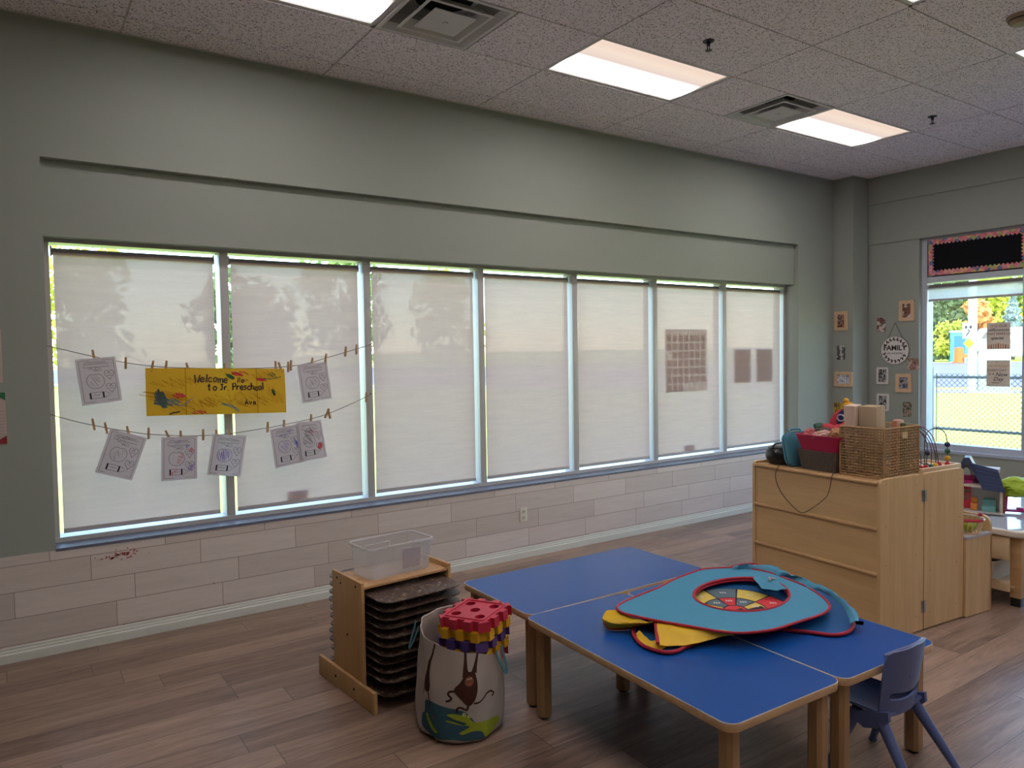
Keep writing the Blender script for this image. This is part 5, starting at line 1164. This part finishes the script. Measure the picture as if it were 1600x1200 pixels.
b = NB(); tube(b, [(-.088+.042*math.cos(a), .098, .262+.042*math.sin(a)) for a in [2*PI*k/28 for k in range(28)]], .007, 8, True); obj('round_window', b, M_plain('white_house_trim', (.70, .68, .68), .5, .4), t)
b = NB(); prism(b, [[(-.275, .175), (-.245, .175), (-.085, .352), (-.06, .352), (.085, .178), (.125, .178), (-.045, .385), (-.10, .385)]], -.03, .0, MYZ); prism(b, [[(-.275, .175), (-.235, .175), (-.085, .352), (-.06, .352), (.085, .178), (.125, .178), (-.045, .385), (-.10, .385)]], .0, .135, MYZ); obj('gable_roof', b, ROOFB, t)
b = NB(); P = [(-.03, .35), (.235, .312), (.312, .155), (.085, .165)]
prism(b, [P], -.035, -.022, MYZ)
for k in range(5):
    f = (k+.7)/6; a_ = Vector(P[0]).lerp(Vector(P[3]), f); c_ = Vector(P[1]).lerp(Vector(P[2]), f); tube(b, [(a_.x+.012, -.036, a_.y), (c_.x-.004, -.036, c_.y)], .0035, 5)
obj('shingled_roof', b, ROOFB, t); b = NB(); box(b, .06, .25, -.022, .135, .290, .314, bev=.004); obj('roof_ridge', b, M_plain('pale_ridge', (.42, .40, .45), .5, .4), t)
b = NB(); prism(b, [[(-.145, .006), (-.04, .006), (-.04, .165), (-.145, .165)]] + [[(-.125+.037*i, .070+.042*j), (-.125+.037*i, .104+.042*j), (-.096+.037*i, .104+.042*j), (-.096+.037*i, .070+.042*j)] for i in (0, 1) for j in (0, 1)], .100, .112, MYZ); obj('red_door', b, M_plain('bright_red_door', (.62, .03, .06), .4, .5), t)
for nm, q_, mt in (('orange_chair', (-.035, .03, .02, .10, .006, .055), M_plain('orange_furniture', (.62, .22, .04), .5, .4)), ('teal_sofa', (.075, .215, .0, .085, .006, .045), TEALH), ('teal_shelf', (.09, .20, .10, .118, .07, .095), TEALH)):
    b = NB(); box(b, *q_, bev=.006)
    if nm == 'teal_sofa': box(b, .075, .215, .068, .085, .04, .085, bev=.005)
    if nm == 'orange_chair': box(b, -.035, .03, .085, .10, .05, .09, bev=.004)
    obj(nm, b, mt, t)
b = NB(); box(b, -.15, -.01, .02, .09, .197, .215, bev=.006); box(b, -.15, -.01, .08, .09, .21, .25, bev=.004); obj('pink_bed', b, MAG, t); b = NB(); box(b, -.24, -.165, .03, .09, .197, .225, bev=.006); obj('orange_crib', b, bpy.data.materials['orange_furniture'], t); b = NB(); box(b, .0, .06, .07, .09, .197, .25, bev=.004); obj('purple_chest', b, M_plain('plum_furniture', (.16, .02, .10), .5, .4), t)
t = thing('swing_toy', 'toy swing with lime green tree canopy and magenta frame beside the doll house', 'toy', (4.045, -2.640, .496), R(-60))
b = NB(); ico(b, (0, 0, .165), .145, 4, 3, .20, 6, (1, .75, .42)); ico(b, (-.03, 0, .195), .09, 3, 5, .2, 6, (1, .8, .6)); obj('tree_canopy', b, M_plain('lime_leaf_plastic', (.32, .46, .02), .5, .4, var=.15), t)
for x in (-.085, .085):
    b = NB(); tube(b, [(x, 0, .004), (x*.92, 0, .14)], .009, 8); obj('post', b, MAG, t)
b = NB(); box(b, -.125, .125, -.03, .03, 0, .014, bev=.006); box(b, -.02, .02, -.02, .02, .012, .03, bev=.004); obj('base_bar', b, MAG, t); b = NB(); box(b, -.10, .10, -.02, .02, .115, .125); obj('crossbar', b, DARK, t)

# ------------------------------------------------------------------ outdoors
def m_grass():
    q = NT('sunlit_lawn'); v = q.coord(); n = q.noise(v, 1.2, 5, .7); n2 = q.noise(v, 22, 3, .7)
    q.princ(q.mix(q.mth('ADD', q.mth('MULTIPLY', n.outputs[0], .6), q.mth('MULTIPLY', n2.outputs[0], .4)), (.50, .56, .07, 1), (.76, .76, .16, 1)), .9, .1, 0, q.bump(n2.outputs[0], .6, .03)); return q.m
GZ = -.12
# the street runs obliquely past both window walls
dn = Vector((math.cos(R(30)), math.sin(R(30)))); dt = Vector((-dn.y, dn.x)); E0 = Vector((-1.8, -4.9))
def strip(name, d0, d1, a, c_, z, mat, kind='structure'):
    b = NB(); P = [E0+dn*d+dt*s for d, s in ((d0, a), (d1, a), (d1, c_), (d0, c_))]; vs = [b.verts.new((p.x, p.y, z)) for p in P]; b.faces.new(vs); return obj(name, b, mat, None, 0, kind, fix=True)
b = NB(); vs = [b.verts.new(p) for p in ((-120, -150, GZ), (220, -150, GZ), (220, 220, GZ), (-120, 220, GZ))]; b.faces.new(vs); obj('ground', b, m_grass(), None, 0, 'structure')
b = NB()
for x0, x1, y0, y1 in ((6.56, 9.3, -14, 3.0), (-20, 6.56, .32, 3.0)):
    vs = [b.verts.new((x, y, GZ+.015)) for x, y in ((x0, y0), (x1, y0), (x1, y1), (x0, y1))]; b.faces.new(vs)
obj('ground_added_bounce_strip', b, M_plain('bounce_strip_grey', (.20, .20, .21), .9, .1, var=.2), None, 0, 'structure')  # unseen grey strips added beside the building to cut green bounce from the lawn
strip('ground_sidewalk', 33.6, 36.2, -60, 100, GZ+.012, M_plain('pale_concrete', (.36, .35, .34), .8, .2))
def slope(name, rows, a, c_, mat):
    b = NB(); g_ = [[b.verts.new((*(E0+dn*d+dt*s), z)) for s in (a, c_)] for d, z in rows]
    for p, q in zip(g_[:-1], g_[1:]): b.faces.new((p[0], q[0], q[1], p[1]))
    return obj(name, b, mat, None, 0, 'structure')
def tp_(d, s): p = E0+dn*d+dt*s; return (p.x, p.y, FZ)
FZ = .60                                                           # the far side of the street lies higher
slope('ground_road', [(38.5, GZ+.012), (60, FZ-.02)], -60, 140, M_plain('light_asphalt', (.21, .185, .225), .8, .2, var=.05))
slope('ground_far_sidewalk', [(60, FZ), (62.5, FZ+.01)], -60, 140, bpy.data.materials['pale_concrete'])
slope('ground_far_lawn', [(62.5, FZ+.005), (90, FZ+.1), (170, 2.5)], -60, 140, bpy.data.materials['sunlit_lawn'])
GALV = M_plain('galvanised_steel', (.34, .36, .37), .45, .5, .3)
t = thing('chain_link_fence', 'galvanised chain-link fence just outside the right window', 'fence', (7.70, -.24, GZ))
zt, zm = 1.305-GZ, .665-GZ
for y in (0, -2.4, -4.8):
    b = NB(); tube(b, [(0, y, 0), (0, y, zt+(.10 if y == 0 else .02))], .030 if y == 0 else .024, 10); ico(b, (0, y, zt+(.11 if y == 0 else .03)), .032, 2); obj('post', b, GALV, t)
for z in (zt, zm):
    b = NB(); tube(b, [(0, 0, z), (0, -4.8, z+.02)], .019, 10); obj('rail', b, GALV, t)
b = NB(); s_ = .062; top = zt+.045; y = -5.0-top
while y < 0:
    for sg in (1, -1):
        a_, c_ = Vector((y, .02)), Vector((y+top, top+.0))
        if sg < 0: a_, c_ = Vector((y, top)), Vector((y+top, .02))
        y0, y1 = max(a_.x, -4.8), min(c_.x, -.07)
        if y1-y0 > .02:
            f0, f1 = (y0-a_.x)/(c_.x-a_.x), (y1-a_.x)/(c_.x-a_.x); p, q_ = a_.lerp(c_, f0), a_.lerp(c_, f1)
            tube(b, [(-.022, p.x, p.y), (-.022, q_.x, q_.y)], .0030, 3, False, False)
    y += s_
tube(b, [(-.02, -.065, .02), (-.02, -.065, top)], .006, 6)
obj('wire_mesh', b, M_plain('mesh_wire', (.09, .10, .10), .5, .5, .3), t, 0)
# utility pole with signs, cabinet, barrel
t = thing('utility_pole', 'pale utility pole with small signs across the lawn', 'pole', (29.35, 8.85, GZ))
b = NB(); tube(b, [(0, 0, 0), (0, 0, 9.5)], [.17, .12], 12); obj('pole', b, M_plain('weathered_pole', (.42, .44, .48), .8, .2), t)
b = NB(); box(b, -.34, -.30, -.22, .22, 2.15, 2.75, bev=.01); sg = obj('white_sign', b, M_plain('white_sign_face', (.75, .75, .75), .5, .3), t)
b = NB(); tube(b, [(-.345, .08, 2.25), (-.345, -.04, 2.42), (-.345, .02, 2.5)], .025, 6); box(b, -.35, -.34, -.12, -.04, 2.52, 2.64); box(b, -.35, -.34, .05, .13, 2.52, 2.64); obj('sign_symbol', b, INK, sg)
b = NB(); prism(b, [[(0, -.19), (.19, 0), (0, .19), (-.19, 0)]], -.33, -.30, Matrix.Translation((0, 0, 1.95)) @ MXZ); obj('yellow_sign', b, M_plain('yellow_sign_face', (.75, .45, .02), .5, .3), t)
t = thing('utility_cabinet', 'pale green utility cabinet standing beside the pole on the lawn', 'utility box', (29.9, 8.30, GZ), R(25))
b = NB(); box(b, -.4, .4, -.52, .52, .08, 2.05, bev=.03); obj('housing', b, M_plain('pale_green_enamel', (.30, .36, .37), .5, .4, var=.12, sc=3), t); b = NB(); box(b, -.44, .44, -.56, .56, 2.04, 2.12, bev=.02); obj('lid', b, M_plain('pale_enamel_lid', (.36, .42, .43), .5, .4), t); b = NB(); box(b, -.5, .5, -.62, .62, 0, .09); obj('plinth', b, bpy.data.materials['pale_concrete'], t)
ORG, WHT = M_plain('orange_barrel', (.80, .13, .02), .6, .3), M_plain('white_band', (.8, .78, .75), .6, .3)
t = thing('traffic_barrel', 'orange and white traffic barrel beside the street', 'barrel', tp_(60.6, -5.75))
b = NB(); lathe(b, [(.42, 0), (.42, .10), (.32, .10), (.28, 1.05), (.12, 1.10)], 18, cap1=True); bd = obj('body', b, ORG, t)
for z in (.35, .70): b = NB(); lathe(b, [(.322-.042*z, z), (.322-.042*(z+.16), z+.16)], 18, cap0=False); obj('white_band', b, WHT, bd)
t = thing('road_barrier', 'low orange road barrier to the right of the traffic barrel', 'barrier', tp_(60.5, -6.5), R(30)); b = NB(); box(b, -.1, .1, -.55, .55, .35, .62); obj('board', b, ORG, t)
for y in (-.4, .4): b = NB(); box(b, -.25, .25, y-.04, y+.04, 0, .36); obj('leg', b, WHT, t)
t = thing('portable_toilet', 'blue portable cabin beyond the traffic barrel', 'cabin', tp_(64.5, -6.1), R(30))
b = NB(); box(b, -.6, .6, -.6, .6, 0, 2.2, bev=.04); obj('cabin', b, M_plain('blue_cabin', (.06, .22, .42), .5, .4), t); b = NB(); box(b, -.66, .66, -.66, .66, 2.2, 2.35, bev=.05); obj('roof', b, M_plain('pale_cabin_roof', (.4, .5, .6), .5, .4), t); b = NB(); box(b, -.63, -.60, -.35, .35, .1, 1.95); obj('door', b, M_plain('dark_blue_door', (.03, .12, .26), .5, .4), t)
t = thing('white_van', 'long white van parked across the street behind the posters', 'van', tp_(66, -9.6), R(120))
b = NB(); prism(b, [[(-3.2, .4), (3.0, .4), (3.2, 1.0), (2.5, 1.35), (1.9, 2.5), (-3.2, 2.6)]], -1, 1, MYZ); obj('body', b, M_plain('white_van_paint', (.72, .72, .72), .3, .5), t)
b = NB(); prism(b, [[(1.2, 1.4), (2.2, 1.4), (1.75, 2.2), (1.2, 2.2)]], -1.01, 1.01, MYZ); obj('window', b, M_plain('van_glass', (.05, .06, .07), .1, .5), t)
for x in (-2, 2.1): b = NB(); prism(b, [circ(.42, 20, x, .42)], -1.02, 1.02, MYZ); obj('wheel_pair', b, BLACK, t)
# trees: a trunk and a crown of leaf cards around clumps
def m_leaf(name, c1, c2):
    q = NT(name); n = q.n('TexNoise', {'Vector': q.coord(), 'Scale': .55, 'Detail': 3.0}); r = q.n('TexWhiteNoise', {'Vector': q.coord()}).outputs[0]
    cc = q.mix(q.n('Clamp', {0: q.mth('ADD', q.mth('MULTIPLY', q.mth('SUBTRACT', n.outputs[0], .5), 1.6), .5)}).outputs[0], c4(c1), c4(c2)); d = q.n('BsdfDiffuse', {0: cc}); tl = q.n('BsdfTranslucent', {0: cc}); q.surf(q.n('MixShader', {0: .35, 1: d.outputs[0], 2: tl.outputs[0]}).outputs[0]); return q.m
BARK = M_plain('bark', (.12, .09, .07), .9, .1, var=.2)
def tree(name, label, loc, h, r, mat, seed, conifer=False, n=2600, ls=.30):
    t_ = thing(name, label, 'tree', loc, 0, 'trees across the street'); rnd = random.Random(seed)
    b = NB(); tube(b, [(0, 0, 0), (.1, 0, h*.35), (0, .1, h*.75)], [h*.03, h*.022, h*.008], 8); obj('trunk', b, BARK, t_)
    b = NB(); clumps = []
    if not conifer:
        for k in range(26):
            a, z = rnd.uniform(0, 2*PI), rnd.uniform(.16, .92); rr = r*math.sqrt(max(.05, 1-((z-.5)/.48)**2))*rnd.uniform(.35, .95); clumps.append((rr*math.cos(a), rr*math.sin(a), h*z, r*rnd.uniform(.28, .45)))
    for k in range(n):
        if conifer:
            z = rnd.random()**1.3; a = rnd.uniform(0, 2*PI); rr = r*(1-z)*(.5+.5*rnd.random())*(.75+.25*math.sin(z*55)); p = Vector((rr*math.cos(a), rr*math.sin(a), h*(.06+.94*z)))
        else:
            cx_, cy_, cz_, cr_ = rnd.choice(clumps); d = Vector((rnd.gauss(0, 1), rnd.gauss(0, 1), rnd.gauss(0, 1))).normalized()*cr_*rnd.uniform(.6, 1.05); p = Vector((cx_, cy_, cz_))+d
        s1 = Vector((rnd.gauss(0, 1), rnd.gauss(0, 1), rnd.gauss(0, 1))).normalized(); s2 = s1.cross(Vector((rnd.gauss(0, 1), rnd.gauss(0, 1), rnd.gauss(0, 1)))).normalized(); L = ls*rnd.uniform(.6, 1.3)
        b.faces.new([b.verts.new(p+s1*L), b.verts.new(p+s2*L*.55), b.verts.new(p-s1*L), b.verts.new(p-s2*L*.55)])
    obj('foliage', b, mat, t_, 0, fix=False)
LY, LG, LO, LS, LD = m_leaf('yellow_green_leaves', (.42, .46, .06), (.72, .66, .14)), m_leaf('mid_green_leaves', (.12, .22, .06), (.34, .42, .12)), m_leaf('orange_leaves', (.75, .28, .08), (.80, .48, .18)), m_leaf('blue_green_needles', (.24, .33, .30), (.48, .56, .52)), m_leaf('dark_green_leaves', (.06, .11, .05), (.24, .28, .12))

tree('conifer_tree', 'dark green conifer at the left edge of the right window view', tp_(66, -4.5), 5.2, 1.9, LD, 1, True, 2600, .20)
tree('leafy_tree', 'greyish dark tree rising at the top left of the right window view', tp_(74, -5.3), 10.5, 3.0, LD, 2)
tree('leafy_tree', 'yellow-green tree behind the blue cabin', tp_(78, -6.9), 9.0, 2.6, LY, 3)
tree('leafy_tree', 'low yellow-green shrub-like tree left of the white pole', tp_(65, -5.6), 3.0, 1.2, LY, 4, False, 1400, .2)
tree('leafy_tree', 'orange autumn tree just right of the white pole', tp_(70, -7.9), 5.0, 1.3, LO, 5, False, 1500, .24)
tree('leafy_tree', 'bright yellow tree top behind the orange one', tp_(84, -9.4), 9.8, 3.2, LY, 6)
tree('leafy_tree', 'mid green tree behind the blue spruce', tp_(88, -12.2), 11.0, 3.6, LG, 7)
tree('conifer_tree', 'pale blue spruce at the right of the right window view', tp_(72, -10.6), 5.6, 1.7, LS, 8, True, 2600, .2)
tree('leafy_tree', 'yellow-green tree cut off by the right edge of the window view', tp_(86, -14.5), 10.5, 3.4, LY, 9)
# more street trees seen only as shapes through the screens of the long window
for k, (x, y, h_, r_) in enumerate(((-9, 52, 9, 3.6), (2, 58, 11, 4.2), (12, 50, 8, 3.2), (24, 62, 12, 4.5), (38, 66, 11, 4))):
    tree('leafy_tree', 'street tree seen only faintly through the roller blinds', (x, y, GZ), h_, r_, (LG, LY, LD)[k % 3], 20+k, False, 1600, .42)
